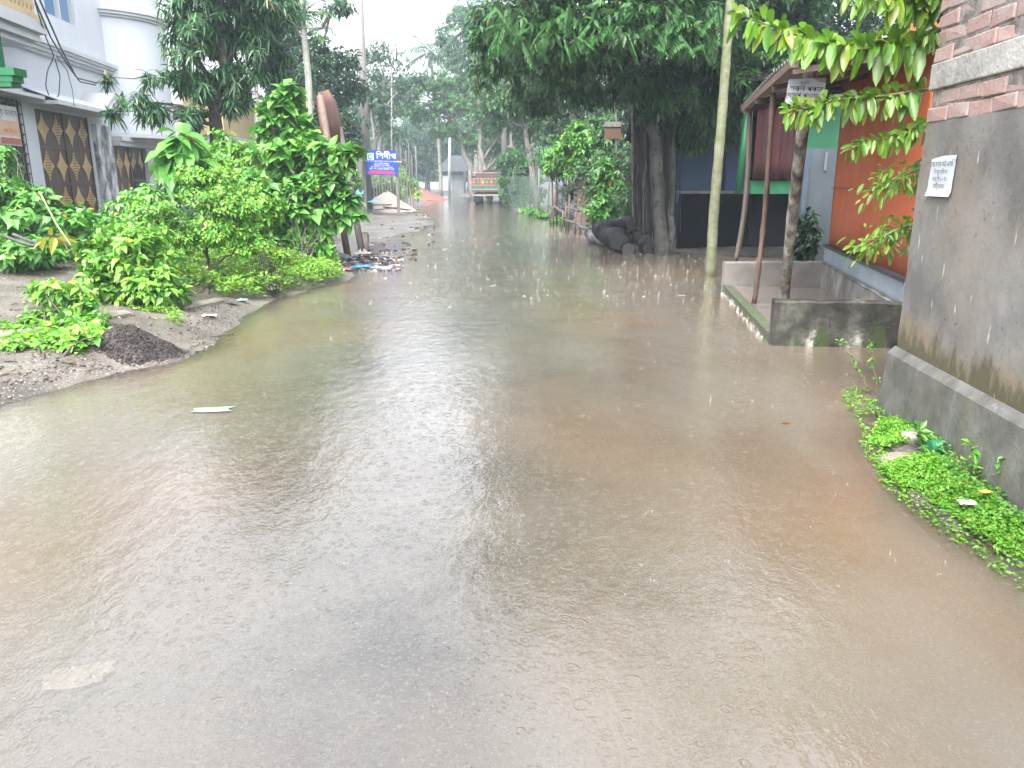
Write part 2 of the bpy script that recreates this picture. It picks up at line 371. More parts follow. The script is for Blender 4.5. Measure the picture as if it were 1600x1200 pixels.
sp = ramp(nt, noi(nt, v, 38, 3, .8), [(.60, 0.), (.66, 1.)]); c = mixc(nt, sp, c, (.07, .06, .05))
nt.links.new(c, p.inputs['Base Color']); p.inputs['Roughness'].default_value = .42
b = nd(nt, 'ShaderNodeBump', Strength=.6, Distance=.03); nt.links.new(noi(nt, v, 30, 8, .7), b.inputs['Height']); nt.links.new(b.outputs[0], p.inputs['Normal'])
tag(mb.build('ground', m, None, True), kind='structure')
# road: silted asphalt strip under the flood
mb = MB(); yy = np.concatenate([np.arange(-8, 30, .4), np.arange(30, 100, 2)]); ss = np.linspace(0, 1, 25)
def roadpt(y, f):
    l_ = float(np.interp(y, LY, LX)) + .25; r_ = min(float(np.interp(y, RY, RX)) - .2, float(np.interp(y, [-8, 5, 5.4, 7, 11, 13, 400], [9, 9, 2.3, 2.3, 2.8, 3.0, 99]))); x = l_ + (r_ - l_) * f
    return (x, y, gz(x, y) + .004)
V = np.array([roadpt(y, s_) for y in yy for s_ in ss]); nx = len(ss)
i = (np.arange(len(yy) - 1)[:, None] * nx + np.arange(nx - 1)[None]).ravel(); mb.add(V, np.stack([i, i + 1, i + nx + 1, i + nx], 1))
m, nt, p = base('silted_asphalt'); v = tc(nt)
c = ramp(nt, noi(nt, v, 1.4, 5, .6), [(.40, (.05, .066, .074)), (.47, (.17, .177, .177)), (.60, (.31, .303, .293))])
sp = ramp(nt, noi(nt, v, 75, 2, .8), [(.56, 0.), (.66, 1.)]); c = mixc(nt, sp, c, (.42, .41, .39))
sp = ramp(nt, noi(nt, v, 55, 3, .8), [(.58, 0.), (.66, 1.)]); c = mixc(nt, sp, c, (.12, .12, .12))
nt.links.new(c, p.inputs['Base Color']); p.inputs['Roughness'].default_value = .5
b = nd(nt, 'ShaderNodeBump', Strength=.7, Distance=.015); nt.links.new(noi(nt, v, 70, 4, .7), b.inputs['Height']); nt.links.new(b.outputs[0], p.inputs['Normal'])
tag(mb.build('road', m, None, True), kind='structure')
# water
xs = np.concatenate([[-60, -40, -28, -20, -16, -12, -9, -7.], np.arange(-5.6, 8, .18)]); ys = np.concatenate([np.arange(-8, 2, .8), np.arange(2, 32, .2), np.arange(32, 100, 1.2), [110, 125, 140]])
V, F = grid(xs, ys, gz); dep = np.maximum(0, -V[:, 2]); V[:, 2] = 0
mb = MB(); mb.add(V, F)
m = bpy.data.materials.new('muddy_flood_water'); m.use_nodes = True; nt = m.node_tree; nt.nodes.remove(nt.nodes['Principled BSDF'])
v = tc(nt); at_ = nd(nt, 'ShaderNodeAttribute', attribute_name='depth')
def math_(op, a, b=None):
    n = nd(nt, 'ShaderNodeMath', operation=op)
    for i_, x in ((0, a), (1, b)):
        if x is None: continue
        if isinstance(x, bpy.types.NodeSocket): nt.links.new(x, n.inputs[i_])
        else: n.inputs[i_].default_value = x
    return n.outputs[0]
# drop rings
def rings(scale, seed, freq):
    mp = nd(nt, 'ShaderNodeMapping'); mp.inputs['Location'].default_value = (seed, seed * 1.7, 0); nt.links.new(v, mp.inputs[0])
    vo = nd(nt, 'ShaderNodeTexVoronoi', Scale=scale); vo.voronoi_dimensions = '2D'; nt.links.new(mp.outputs[0], vo.inputs['Vector'])
    wn_ = nd(nt, 'ShaderNodeSeparateColor'); nt.links.new(vo.outputs['Color'], wn_.inputs[0])
    d = vo.outputs['Distance']; R0 = math_('MULTIPLY_ADD', wn_.outputs[0], .34); R0.node.inputs[2].default_value = .04
    x = math_('SUBTRACT', d, R0); env = math_('POWER', 2.718, math_('MULTIPLY', math_('MULTIPLY', x, x), -260.))
    return math_('MULTIPLY', math_('MULTIPLY', math_('COSINE', math_('MULTIPLY', x, freq)), env), math_('SUBTRACT', 1.0, wn_.outputs[0]))
h1 = rings(6.5, 0, 48.); h2 = rings(10.5, 3.3, 42.); h3 = rings(16., 7.7, 38.)
hn = noi(nt, tc(nt, (1, .55, 1)), 9, 3, .55); hf = noi(nt, v, 30, 3, .6)
hgt = math_('ADD', math_('ADD', math_('MULTIPLY', h1, .0015), math_('MULTIPLY', h2, .0015)), math_('ADD', math_('MULTIPLY', h3, .0014), math_('ADD', math_('MULTIPLY', hn, .0105), math_('ADD', math_('MULTIPLY', hf, .0032), math_('MULTIPLY', noi(nt, v, 90, 2, .6), .0007)))))
bp = nd(nt, 'ShaderNodeBump', Strength=.55, Distance=1.0); nt.links.new(hgt, bp.inputs['Height'])
mud = ramp(nt, noi(nt, tc(nt, (1, .5, 1)), .8, 4, .6), [(.36, (.135, .105, .076)), (.5, (.155, .132, .103)), (.64, (.162, .145, .122))])
mud = mixc(nt, ramp(nt, noi(nt, v, .33, 2, .5), [(.46, 0.), (.62, .6)]), mud, (.185, .128, .08))
tp = nd(nt, 'ShaderNodeBsdfTransparent'); tp.inputs[0].default_value = (.92, .9, .86, 1)
df = nd(nt, 'ShaderNodeBsdfDiffuse'); nt.links.new(mud, df.inputs[0])
al = math_('SUBTRACT', 1.0, math_('POWER', 2.718, math_('MULTIPLY', at_.outputs['Fac'], -25.)))
mx = nd(nt, 'ShaderNodeMixShader'); nt.links.new(al, mx.inputs[0]); nt.links.new(tp.outputs[0], mx.inputs[1]); nt.links.new(df.outputs[0], mx.inputs[2])
gl = nd(nt, 'ShaderNodeBsdfGlossy', Roughness=.07); gl.inputs['Color'].default_value = (1, 1, 1, 1); nt.links.new(bp.outputs[0], gl.inputs['Normal'])
fr = nd(nt, 'ShaderNodeFresnel', IOR=2.15); nt.links.new(bp.outputs[0], fr.inputs['Normal'])
m2 = nd(nt, 'ShaderNodeMixShader'); nt.links.new(fr.outputs[0], m2.inputs[0]); nt.links.new(mx.outputs[0], m2.inputs[1]); nt.links.new(gl.outputs[0], m2.inputs[2])
nt.links.new(m2.outputs[0], nt.nodes['Material Output'].inputs[0])
wo = mb.build('water', m, None, True); a_ = wo.data.attributes.new('depth', 'FLOAT', 'POINT'); a_.data.foreach_set('value', dep.astype(np.float32))
tag(wo, kind='structure')

# ================================================================== BRICK BUILDING (right foreground)
CY = 5.12
def wx(y): return 2.62 - .088 * (CY - y)
WD = unit(V3(.088, 1, 0)); WN = V3(-WD[1], WD[0], 0)      # along the wall, out of the wall (towards road)
def wp(y, o, z): q = V3(wx(y), y, z); return q + WN * o
bb = thing('brick_building', 'unfinished brick building at the right edge with cracked grey plaster below bare brick courses', 'building', wp(CY, 0, 0))
m, nt, p = base('stained_plaster'); v = tc(nt)
sx = nd(nt, 'ShaderNodeSeparateXYZ'); nt.links.new(v, sx.inputs[0]); zz = sx.outputs[2]
c = ramp(nt, noi(nt, v, 1.6, 6, .6), [(.38, (.105, .102, .098)), (.5, (.155, .151, .146)), (.62, (.205, .2, .194))])
warm = ramp(nt, noi(nt, tc(nt, (1, 1, .6)), 2.3, 5, .6), [(.42, 0.), (.62, 1.)])
low = ramp(nt, math_('ADD', zz, math_('MULTIPLY', noi(nt, v, 2.2, 5), .7)), [(.85, 1.), (1.35, 0.)])
c = mixc(nt, math_('MULTIPLY', low, .9), c, (.175, .135, .09))
c = mixc(nt, math_('MULTIPLY', warm, .6), c, (.175, .148, .118))
alg = ramp(nt, math_('ADD', zz, math_('MULTIPLY', noi(nt, tc(nt, (1, 1, .35)), 5, 6, .7), .8)), [(.90, 1.), (1.14, 0.)])
c = mixc(nt, math_('MULTIPLY', alg, .85), c, (.055, .052, .026))
pit = ramp(nt, noi(nt, v, 34, 8, .85), [(.585, 0.), (.63, 1.)]); pz = ramp(nt, noi(nt, v, 2.6, 3, .5), [(.42, 0.), (.62, 1.)])
pitm = math_('MULTIPLY', pit, pz); c = mixc(nt, math_('MULTIPLY', pitm, .65), c, (.07, .064, .055))
drip = ramp(nt, noi(nt, tc(nt, (9, 9, 1.6)), 2.2, 3, .5), [(.70, 0.), (.735, 1.)]); dz = ramp(nt, zz, [(.62, 0.), (.7, 1.)])
nt.nodes[-1].color_ramp.elements[0].position = .9; nt.nodes[-1].color_ramp.elements[1].position = .95
c = mixc(nt, math_('MULTIPLY', drip, .8), c, (.42, .415, .40))
nt.links.new(c, p.inputs['Base Color']); p.inputs['Roughness'].default_value = .7; p.inputs['Specular IOR Level'].default_value = .3
b = nd(nt, 'ShaderNodeBump', Strength=.7, Distance=.02)
nt.links.new(math_('SUBTRACT', math_('MULTIPLY', noi(nt, v, 18, 8, .7), .5), math_('MULTIPLY', pitm, .9)), b.inputs['Height']); nt.links.new(b.outputs[0], p.inputs['Normal']); PLAST = m
m, nt, p = base('plinth_cement'); v = tc(nt); sx = nd(nt, 'ShaderNodeSeparateXYZ'); nt.links.new(v, sx.inputs[0])
c = ramp(nt, noi(nt, v, 2.2, 6, .65), [(.38, (.06, .058, .055)), (.5, (.10, .098, .093)), (.62, (.15, .147, .14))])
st = ramp(nt, noi(nt, tc(nt, (3, 3, .5)), 2.5, 5, .6), [(.5, 0.), (.7, 1.)]); c = mixc(nt, math_('MULTIPLY', st, .6), c, (.12, .094, .055))
st = ramp(nt, noi(nt, tc(nt, (5, 5, .6)), 3.5, 5, .7), [(.6, 0.), (.66, 1.)]); c = mixc(nt, math_('MULTIPLY', st, .35), c, (.29, .29, .285))
nt.links.new(c, p.inputs['Base Color']); p.inputs['Roughness'].default_value = .5
b = nd(nt, 'ShaderNodeBump', Strength=.5, Distance=.02); nt.links.new(noi(nt, v, 20, 8, .7), b.inputs['Height']); nt.links.new(b.outputs[0], p.inputs['Normal']); PLINTH = m
m, nt, p = base('brick'); g = nd(nt, 'ShaderNodeNewGeometry'); v = tc(nt)
c = ramp(nt, g.outputs['Random Per Island'], [(0, (.24, .15, .135)), (.35, (.31, .19, .172)), (.7, (.28, .205, .19)), (1, (.37, .18, .155))])
f = ramp(nt, noi(nt, v, 7, 6, .7), [(.38, 0.), (.62, 1.)]); c = mixc(nt, math_('MULTIPLY', f, .75), c, (.30, .25, .235))
f = ramp(nt, noi(nt, v, 22, 5, .7), [(.62, 0.), (.68, 1.)]); c = mixc(nt, math_('MULTIPLY', f, .6), c, (.10, .075, .07))
nt.links.new(c, p.inputs['Base Color']); p.inputs['Roughness'].default_value = .75
b = nd(nt, 'ShaderNodeBump', Strength=.6, Distance=.015); nt.links.new(noi(nt, v, 35, 7, .7), b.inputs['Height']); nt.links.new(b.outputs[0], p.inputs['Normal']); BRICK = m
MORTAR = M('mortar', [(.36, (.10, .09, .085)), (.64, (.24, .22, .21))], 12, rough=.85, bump=.8, bscale=30)
Y0 = -3.0
def wslab(y0, y1, o0, o1, z0, z1, mat, name, bevel=0, nseg=0):
    q = MB(); q.hexa([wp(y0, o0, z0), wp(y0, o1, z0), wp(y1, o1, z0), wp(y1, o0, z0), wp(y0, o0, z1), wp(y0, o1, z1), wp(y1, o1, z1), wp(y1, o0, z1)][::1])
    q.f[-1] = (q.f[-1][0][:, ::-1], 0); return q.build(name, mat, bb, bevel=bevel)
# plaster wall with a ragged far edge
q = MB(); ns = 26; zs = np.linspace(.43, 1.89, ns); e = np.cumsum(rng.normal(0, .006, ns)); e -= e.mean(); e = np.clip(e, -.03, .03)
for i in range(ns - 1):
    a0, a1 = CY + e[i], CY + e[i + 1]
    q.hexa([wp(Y0, 0, zs[i]), wp(a0, 0, zs[i]), wp(a0, -2.2, zs[i]), wp(Y0, -2.2, zs[i]), wp(Y0, 0, zs[i + 1]), wp(a1, 0, zs[i + 1]), wp(a1, -2.2, zs[i + 1]), wp(Y0, -2.2, zs[i + 1])])
q.build('plaster_wall', PLAST, bb)
# sloped plinth
q = MB(); q.hexa([wp(Y0, .075, -.3), wp(CY + .02, .075, -.3), wp(CY + .02, -.3, -.3), wp(Y0, -.3, -.3), wp(Y0, .05, .405), wp(CY + .02, .05, .405), wp(CY + .02, -.3, .405), wp(Y0, -.3, .405)])
q.hexa([wp(Y0, .05, .405), wp(CY + .02, .05, .405), wp(CY + .02, -.3, .405), wp(Y0, -.3, .405), wp(Y0, .003, .45), wp(CY + .02, .003, .45), wp(CY + .02, -.3, .45), wp(Y0, -.3, .45)])
pl = q.build('plinth', PLINTH, bb)
# bricks: real courses before a recessed mortar bed
wslab(Y0, CY - .03, -2.2, -.005, 1.89, 4.2, MORTAR, 'mortar_bed')
q = MB(); z = 1.893; row = 0
while z < 4.1:
    if 2.07 < z < 2.1: z = 2.245; q.build('brick_courses', BRICK, bb, bevel=.008); q = MB(); continue
    y = CY + rng.uniform(-.02, .015); first = True
    while y > 1.2:
        ln = (.12 if (row % 2 and first) else .25) * rng.uniform(.95, 1.05); first = False
        hh = .083; o1 = rng.uniform(-.004, .010); y1 = y - ln; dz_ = rng.normal(0, .003)
        j = rng.normal(0, .0042, (8, 3))
        C = np.array([wp(y1, o1, z + dz_), wp(y, o1, z + dz_), wp(y, -.1, z), wp(y1, -.1, z), wp(y1, o1, z + hh + dz_), wp(y, o1, z + hh + dz_), wp(y, -.1, z + hh), wp(y1, -.1, z + hh)]) + j
        q.hexa(C); y = y1 - rng.uniform(.006, .013)
    z += .094; row += 1
q.build('brick_courses', BRICK, bb, bevel=.008)
LINT = M('lintel_concrete', [(.36, (.22, .21, .2)), (.64, (.36, .35, .335))], 4, rough=.8, bump=.7, bscale=25, spots=(14, .6, (.16, .15, .13)))
wslab(Y0, CY + .005, -.3, .012, 2.083, 2.238, LINT, 'concrete_band', bevel=.008)
# paper notice
pn = thing('paper_notice', 'small crumpled white paper notice pasted on the grey plaster of the brick building', 'notice', wp(4.6, .01, 1.5))
q = MB(); gy = np.linspace(0, 1, 7); gzz = np.linspace(0, 1, 9)
P = []
ctr = [at(1450, 306, 4.93), at(1489, 308, 4.7)]
ya = [y for y in np.linspace(3, 5.1, 400)]
def ypix(px, py):   # wall depth seen at a pixel
    d = ray(px, py); return min(ya, key=lambda y: abs(wx(y) / y - d[0] / d[1]))
YA, YB = ypix(1456, 270), ypix(1494, 270)
def zpix(px, py, y): d = ray(px, py); return H + d[2] * y / d[1]
ZB, ZT = zpix(1451, 306, YA), zpix(1494, 242, YB)
for j_ in gzz:
    for i_ in gy:
        yy_ = YA + (YB - YA) * i_ - .012 * j_ + .012
        P.append(wp(yy_, .008 + .006 * abs(noise.noise((i_ * 3, j_ * 4, 2))) + (.012 if j_ == 0 else 0), ZB + (ZT - ZB) * j_ * (1 - .16 * max(0, .45 - i_) * (j_ > .9))))
ii = (np.arange(8)[:, None] * 7 + np.arange(6)[None]).ravel()
q.add(np.array(P), np.stack([ii, ii + 1, ii + 8, ii + 7], 1)); q.build('sheet', PAPER, pn, True)
wdt = abs(YA - YB); hgt_ = ZT - ZB
for t_, fz, sz in (('হলা ডেল মঠ এলি', .74, .042), ('ি ন মুে হিমা ম', .56, .034), ('বমে িস ১২ মা', .38, .034), ('মািট ুমমমা', .20, .036)):
    text(t_, sz, wp((YA + YB) / 2, .020, ZB + hgt_ * fz), -WD, V3(0, 0, 1), INK, 'printed_line', pn)

# ================================================================== LEAFY BRANCHES over the brick corner
lb = thing('overhanging_tree', 'bright yellow-green young tree with leafy branches reaching out from behind the brick corner', 'tree', (3.15, 5.75, 0))
q = MB(); q.tube([(3.15, 5.75, 0), (3.12, 5.7, 1.3), (3.1, 5.65, 2.6), (3.05, 5.6, 3.6)], [.05, .02], 8)
q.build('trunk', BARK, lb, True)
brs = [((1500, 88, 5.5), [(1425, 68), (1370, 72), (1300, 68), (1230, 50), (1150, 20)], 44, .155, 5.25, 1.0), ((1500, 135, 5.5), [(1430, 142), (1380, 150), (1310, 155), (1270, 168), (1232, 172)], 30, .125, 5.25, 1.0),
       ((1490, 205, 5.5), [(1440, 195), (1425, 205), (1390, 215), (1355, 222), (1330, 232)], 26, .095, 5.3, .8), ((1480, 262, 5.6), [(1430, 268), (1405, 275), (1385, 285), (1362, 296)], 44, .075, 5.35, .7),
       ((1480, 350, 5.6), [(1420, 352), (1395, 362), (1370, 375), (1342, 392)], 46, .075, 5.35, .7), ((1500, 20, 5.5), [(1440, 8), (1400, 0), (1370, -10), (1325, -8)], 34, .15, 5.3, 1.0),
       ((1500, -10, 5.5), [(1462, -12), (1440, -30), (1410, -60)], 30, .16, 5.4, 1.0), ((1505, 50, 5.5), [(1465, 45), (1450, 60)], 12, .11, 5.3, 1.0)]
for (x0, y0, Y0_), pts, nl, L, Yt, yl in brs:
    path = [V3(3.12, 5.68, at(x0, y0, Y0_)[2] - .1)] + [at(x, y, Y0_ + (Yt - Y0_) * min(1, i / 2)) for i, (x, y) in enumerate([(x0, y0)] + pts)]
    path = np.array(path); t = np.linspace(0, 1, 30); tt = np.linspace(0, 1, len(path)); PP = np.stack([np.interp(t, tt, path[:, i]) for i in range(3)], 1)
    mbb = MB(); mbb.tube(PP, [.012, .003], 5)
    br = mbb.build('branch', M('twig_green', [(.3, (.10, .12, .05)), (.7, (.2, .18, .1))], 9, bump=0) if 'TWIG' not in globals() else TWIG, lb, True)
    TWIG = br.data.materials[0]
    lv = MB(); nl = int(nl * 2.1); L = L * 1.0; s_ = np.linspace(.30, 1, nl) ; C = np.stack([np.interp(s_, t, PP[:, i]) for i in range(3)], 1)
    tg = unit(np.gradient(C, axis=0)); bushy = nl > 88 and L < .1
    for sg in (-1, 1):
        rr = rng.normal(0, 1, (nl, 3))
        D = unit(tg * rng.uniform(.2, .9, (nl, 1)) + V3(0, -.25, 0) + sg * V3(0, .25, .85) * (1 if not bushy else .6) + rr * (.36 if not bushy else .5)); D[:, 2] += np.where(sg < 0, -.25, -.05)
        Ls = L * rng.uniform(.5, 1.2, nl) * np.linspace(1.1, .75, nl) * (1 if not bushy else .9); Nn = unit(V3(-.2, -.75, .45) + rng.normal(0, .6, (nl, 3)))
        leaves(lv, C + rr * (.012 if not bushy else .05), D, Nn, Ls, Ls * .40, 'obl', .2, .42, 0)
    lo = lv.build('leaves', [G['young']], br, True)

# ================================================================== CONCRETE PLATFORM and STALL
A = V3(2.50, 7.25, 0); B = V3(3.02, 10.95, 0); D_ = V3(4.42, 10.98, 0); C_ = V3(3.62, 7.12, 0)
MOSSC = M('mossy_concrete', [(.34, (.012, .0115, .010)), (.48, (.035, .033, .027)), (.6, (.10, .095, .08)), (.7, (.45, .43, .39))], 4.2, (1, 1, .8), .6, .7, 22, spots=(3.4, .54, (.035, .055, .018)))
pf = thing('concrete_platform', 'low walled concrete platform with mossy black-stained front wall beside the flooded road', 'platform', A)
ex = unit(C_ - A); ey = unit(B - A); L1 = np.linalg.norm(C_ - A) + 1.6; L2 = np.linalg.norm(B - A)
def ragged(name, a, d, ln, th, z0, z1, mat, n=26):
    q = MB(); d = unit(d); nn = V3(-d[1], d[0], 0); s_ = np.linspace(0, ln, n); V = []
    for s1 in s_:
        zt = z1 + .012 * noise.noise((s1 * 6, z1, 1)) + .006 * noise.noise((s1 * 25, z1, 1))
        for o_, z_ in ((0, z0), (.004 * noise.noise((s1 * 5, 3, 0)), zt - .02), (.015, zt), (th - .015, zt), (th, zt - .02), (th, z0)): V.append(a + d * s1 + nn * o_ + V3(0, 0, z_))
    i = np.arange(n - 1)[:, None] * 6; j = np.arange(5)[None]; F = np.stack([i + j, i + j + 6, i + j + 7, i + j + 1], -1).reshape(-1, 4)
    q.add(np.array(V), F); b = 0; q.f.append((np.array([[0, 1, 2, 3, 4, 5]]), 0)); q.f.append((np.array([[5, 4, 3, 2, 1, 0]]) + (n - 1) * 6, 0)); return q.build(name, mat, pf)
ragged('front_wall', A, ex, L1, .15, -.2, .44, MOSSC)
ragged('back_wall', B, unit(D_ - B), 1.42, .12, -.2, .42, CONC)
LEDGE = M('ledge_concrete', [(.32, (.09, .084, .078)), (.5, (.17, .16, .15)), (.68, (.30, .29, .275))], 3, (1, 1, 1), .6, .5, 30)
ragged('side_ledge', C_ + V3(0, 0, 0) + ey * .2, unit(D_ - C_), np.linalg.norm(D_ - C_) - .2, -.3, -.2, .41, LEDGE)
q = MB(); k = ex * .02 + ey * .16
q.fbox(A + k + V3(0, 0, -.2), ex * 1.5, ey * (L2 - .17), V3(0, 0, .275)); q.build('floor', M('wet_floor', [(.3, (.16, .135, .12)), (.7, (.23, .2, .18))], 2, rough=.15, bump=.1, spec=.6), pf)
ragged('left_kerb', A + ey * .155, ey, L2 - .16, -.09, -.2, .10, M('moss_kerb', [(.3, (.05, .05, .04)), (.6, (.11, .105, .09))], 5, rough=.6, bump=.7, spots=(9, .5, (.045, .10, .018))))

st = thing('roadside_stall', 'orange tin stall with a dark sloping tin roof on bamboo posts beside the platform', 'stall', (3.9, 9, 0))
SD = unit(V3(.205, 1, 0)); s0 = V3(4.47, 11.02, 0)
def sp_(s_, o_, z): return s0 - SD * s_ + V3(-SD[1], SD[0], 0) * o_ + V3(0, 0, z)
def corr(name, mat, a, b, z0, z1, amp, per, parent, th=.004, vert=True, wave=.0):
    """corrugated sheet between ground points a,b"""
    a = np.asarray(a, float); b = np.asarray(b, float); ln = np.linalg.norm(b - a); d = (b - a) / ln; nn = V3(-d[1], d[0], 0)
    n = int(ln / per * 6) + 2; s_ = np.linspace(0, ln, n); rows = [z0 + (z1 - z0) * t for t in np.linspace(0, 1, 5)]
    V = []
    for z_ in rows:
        of = amp * np.sin(s_ / per * 2 * math.pi) + wave * np.array([noise.noise((x * .9, z_ * .6, 4)) for x in s_])
        V.append(a + np.outer(s_, d) + np.outer(of, nn) + V3(0, 0, z_))
    V = np.concatenate(V); i = (np.arange(4)[:, None] * n + np.arange(n - 1)[None]).ravel(); q = MB()
    q.add(V, np.stack([i, i + 1, i + n + 1, i + n], 1)); o = q.build(name, mat, parent, True)
    md = o.modifiers.new('thickness', 'SOLIDIFY'); md.thickness = th; return o
ORANGE = M('orange_paint', [(.3, (.33, .068, .024)), (.5, (.42, .095, .034)), (.7, (.48, .125, .048))], 2.2, (1, 1, .25), .5, .1, 20)
corr('orange_panel', ORANGE, sp_(0, 0, 0), sp_(4.0, 0, 0), .66, 3.0, .004, .6, st, wave=.05)
q = MB(); q.fbox(sp_(.01, .035, 1.43), -SD * 4, V3(SD[1], -SD[0], 0) * .01, V3(0, 0, .012)); q.build('panel_seam', M('orange_seam', (.3, .045, .02), bump=0), st)
corr('base_sheet', M('base_tin', [(.2, (.13, .16, .185)), (.7, (.20, .235, .265))], 2, (1, 1, .3), .4, .05, 20, spots=(6, .66, (.4, .42, .43))), sp_(-.03, .03, 0), sp_(4.0, .03, 0), .40, .635, .008, .07, st)
q = MB(); q.fbox(sp_(.0, .06, .63), -SD * 4, V3(SD[1], -SD[0], 0) * .08, V3(0, 0, .035)); q.build('sill_rail', M('sill_dark', (.03, .03, .035), bump=.1), st)
q = MB(); q.fbox(sp_(.0, -.05, .2), -SD * 4, V3(SD[1], -SD[0], 0) * 1.8, V3(0, 0, 2.7)); q.build('inner_wall', SHADE_BLACK, st)
# roof: eave along the road side
E0 = V3(2.46, 7.15, 2.60); E1 = V3(3.26, 11.6, 2.57); R0_ = V3(3.75, 7.0, 2.78); R1_ = V3(5.6, 11.5, 3.15)
q = MB(); n = 160; t = np.linspace(0, 1, n); V = []
for f_ in np.linspace(0, 1, 6):
    P = (E0 + np.outer(t, E1 - E0)) * (1 - f_) + (R0_ + np.outer(t, R1_ - R0_)) * f_; P[:, 2] += .018 * np.sin(t * n / 6 * 2 * math.pi) + .02 * np.sin(t * 5 + f_); V.append(P)
V = np.concatenate(V); i = (np.arange(5)[:, None] * n + np.arange(n - 1)[None]).ravel(); q.add(V, np.stack([i, i + 1, i + n + 1, i + n], 1))
rf = q.build('roof', M('roof_tin', [(.3, (.15, .14, .14)), (.7, (.30, .29, .29))], 3, (1, 1, 1), .35, .1, 20, metal=.5, spots=(4, .55, (.10, .06, .045))), st, True); md = rf.modifiers.new('thickness', 'SOLIDIFY'); md.thickness = .006
DARKW = M('old_beam', [(.3, (.07, .048, .038)), (.7, (.15, .105, .085))], 5, (1, .3, 1), .7, .4, 25)
for f_ in (.02, .45, .95):
    q = MB(); a = E0 * (1 - f_) + R0_ * f_; b = E1 * (1 - f_) + R1_ * f_; q.bar(a + V3(0, .1, -.07), b + V3(0, 0, -.07), .07, .07); q.build('roof_beam', DARKW, rf)
for t_ in (.03, .3, .6, .9):
    q = MB(); a = E0 + (E1 - E0) * t_; b = R0_ + (R1_ - R0_) * t_; q.bar(a + V3(0, 0, -.13), b + V3(0, 0, -.13), .05, .05); q.build('rafter', DARKW, rf)
def post(name, a, b, r, mat, label, nodes=0, bend=.02, n=10):
    t = np.linspace(0, 1, 28)[:, None]; P = np.asarray(a) * (1 - t) + np.asarray(b) * t
    P[:, 0] += bend * np.sin(t[:, 0] * math.pi * 1.3); rr = np.full(28, r)
    if nodes: rr = rr * (1 + .18 * (np.arange(28) % nodes == 0))
    q = MB(); q.tube(P, rr, n, wob=.05); o = q.build(name, mat, st, True); o['label'] = label; return o
post('post', gnd(1150, 408, .40) + V3(0, .0, 0), at(1176, 172, 11.3), .036, WETWOOD, 'dark weathered wooden post at the far corner of the roof', 0, .04)
post('post', gnd(1178, 476, .06), at(1211, 145, 9.0), .029, BAMBOO, 'reddish bamboo post standing in the middle of the platform edge', 5, .02)
CONCP = M('mossy_post', [(.38, (.04, .038, .03)), (.5, (.20, .19, .16)), (.62, (.40, .39, .35))], 7, (1, 1, .5), .7, .6, 28)
post('post', gnd(1225, 470, .08) * V3(1, 1, 1), at(1266, 95, 7.7), .060, CONCP, 'thick grey blotchy post holding the paper sign', 0, -.01)
# paper sign tied to the post
sg = thing('paper_sign', 'torn white paper sign with printed lines hung on the thick stall post under the roof', 'sign', at(1257, 145, 7.45))
a = at(1227, 162, 7.5); b = at(1286, 158, 7.5); u_ = b - a; zt = at(1230, 124, 7.5)[2] - a[2]
q = MB(); q.prism([a, b, b + V3(.01, 0, zt * .74), b + V3(-.05, 0, zt * .80), b + V3(-.11, 0, zt * .94), a + V3(.02, 0, zt)], V3(0, .004, 0)); q.build('sheet', PAPER, sg)
q = MB(); q.prism([a + V3(.0, .012, .01), b + V3(0, .012, 0), b + V3(.015, .012, zt * .98), a + V3(.02, .012, zt * .97)], V3(0, .012, 0)); q.build('backing_board', M('brown_board', (.30, .25, .23), bump=.1), sg)
mid = (a + b) / 2; nf = V3(0, -.004, 0)
text('সকল পকার', .062, mid + V3(.01, 0, zt * .46) + nf, V3(1, 0, -.03), V3(0, 0, 1), INK, 'printed_line', sg)
text('ষট্যামপ পাওয়া যায়', .056, mid + V3(.0, 0, zt * .20) + nf, V3(1, 0, -.03), V3(0, 0, 1), INK, 'printed_line', sg)
text('মুদুিন', .04, mid + V3(-.01, 0, zt * .72) + nf, V3(1, 0, 0), V3(0, 0, 1), M('ink_faded', (.10, .10, .115), bump=0), 'printed_line', sg)

# ================================================================== RIGHT MIDDLE DISTANCE
b0 = gnd(1110, 432); p1 = at(1141, 0, 12.5)
palm('areca_palm', 'tall slender areca palm with a leaning pale mossy trunk standing in water beside the platform', [b0 - V3(0, 0, .1), b0 * .75 + p1 * .25 + V3(-.02, 0, 0), b0 * .4 + p1 * .6, p1, p1 + (p1 - b0) * 1.05], .085, .06, 12, 1.7, G['fresh'], BARKM)
b0 = gnd(993, 372); p1 = at(990, 95, 17.2)
palm('areca_palm', 'thin straight areca palm with a pale grey trunk behind the log pile', [b0 - V3(0, 0, .1), p1, p1 * 1.0 + V3(0, 0, 5)], .075, .06, 11, 1.7, G['mid'], BARKG)
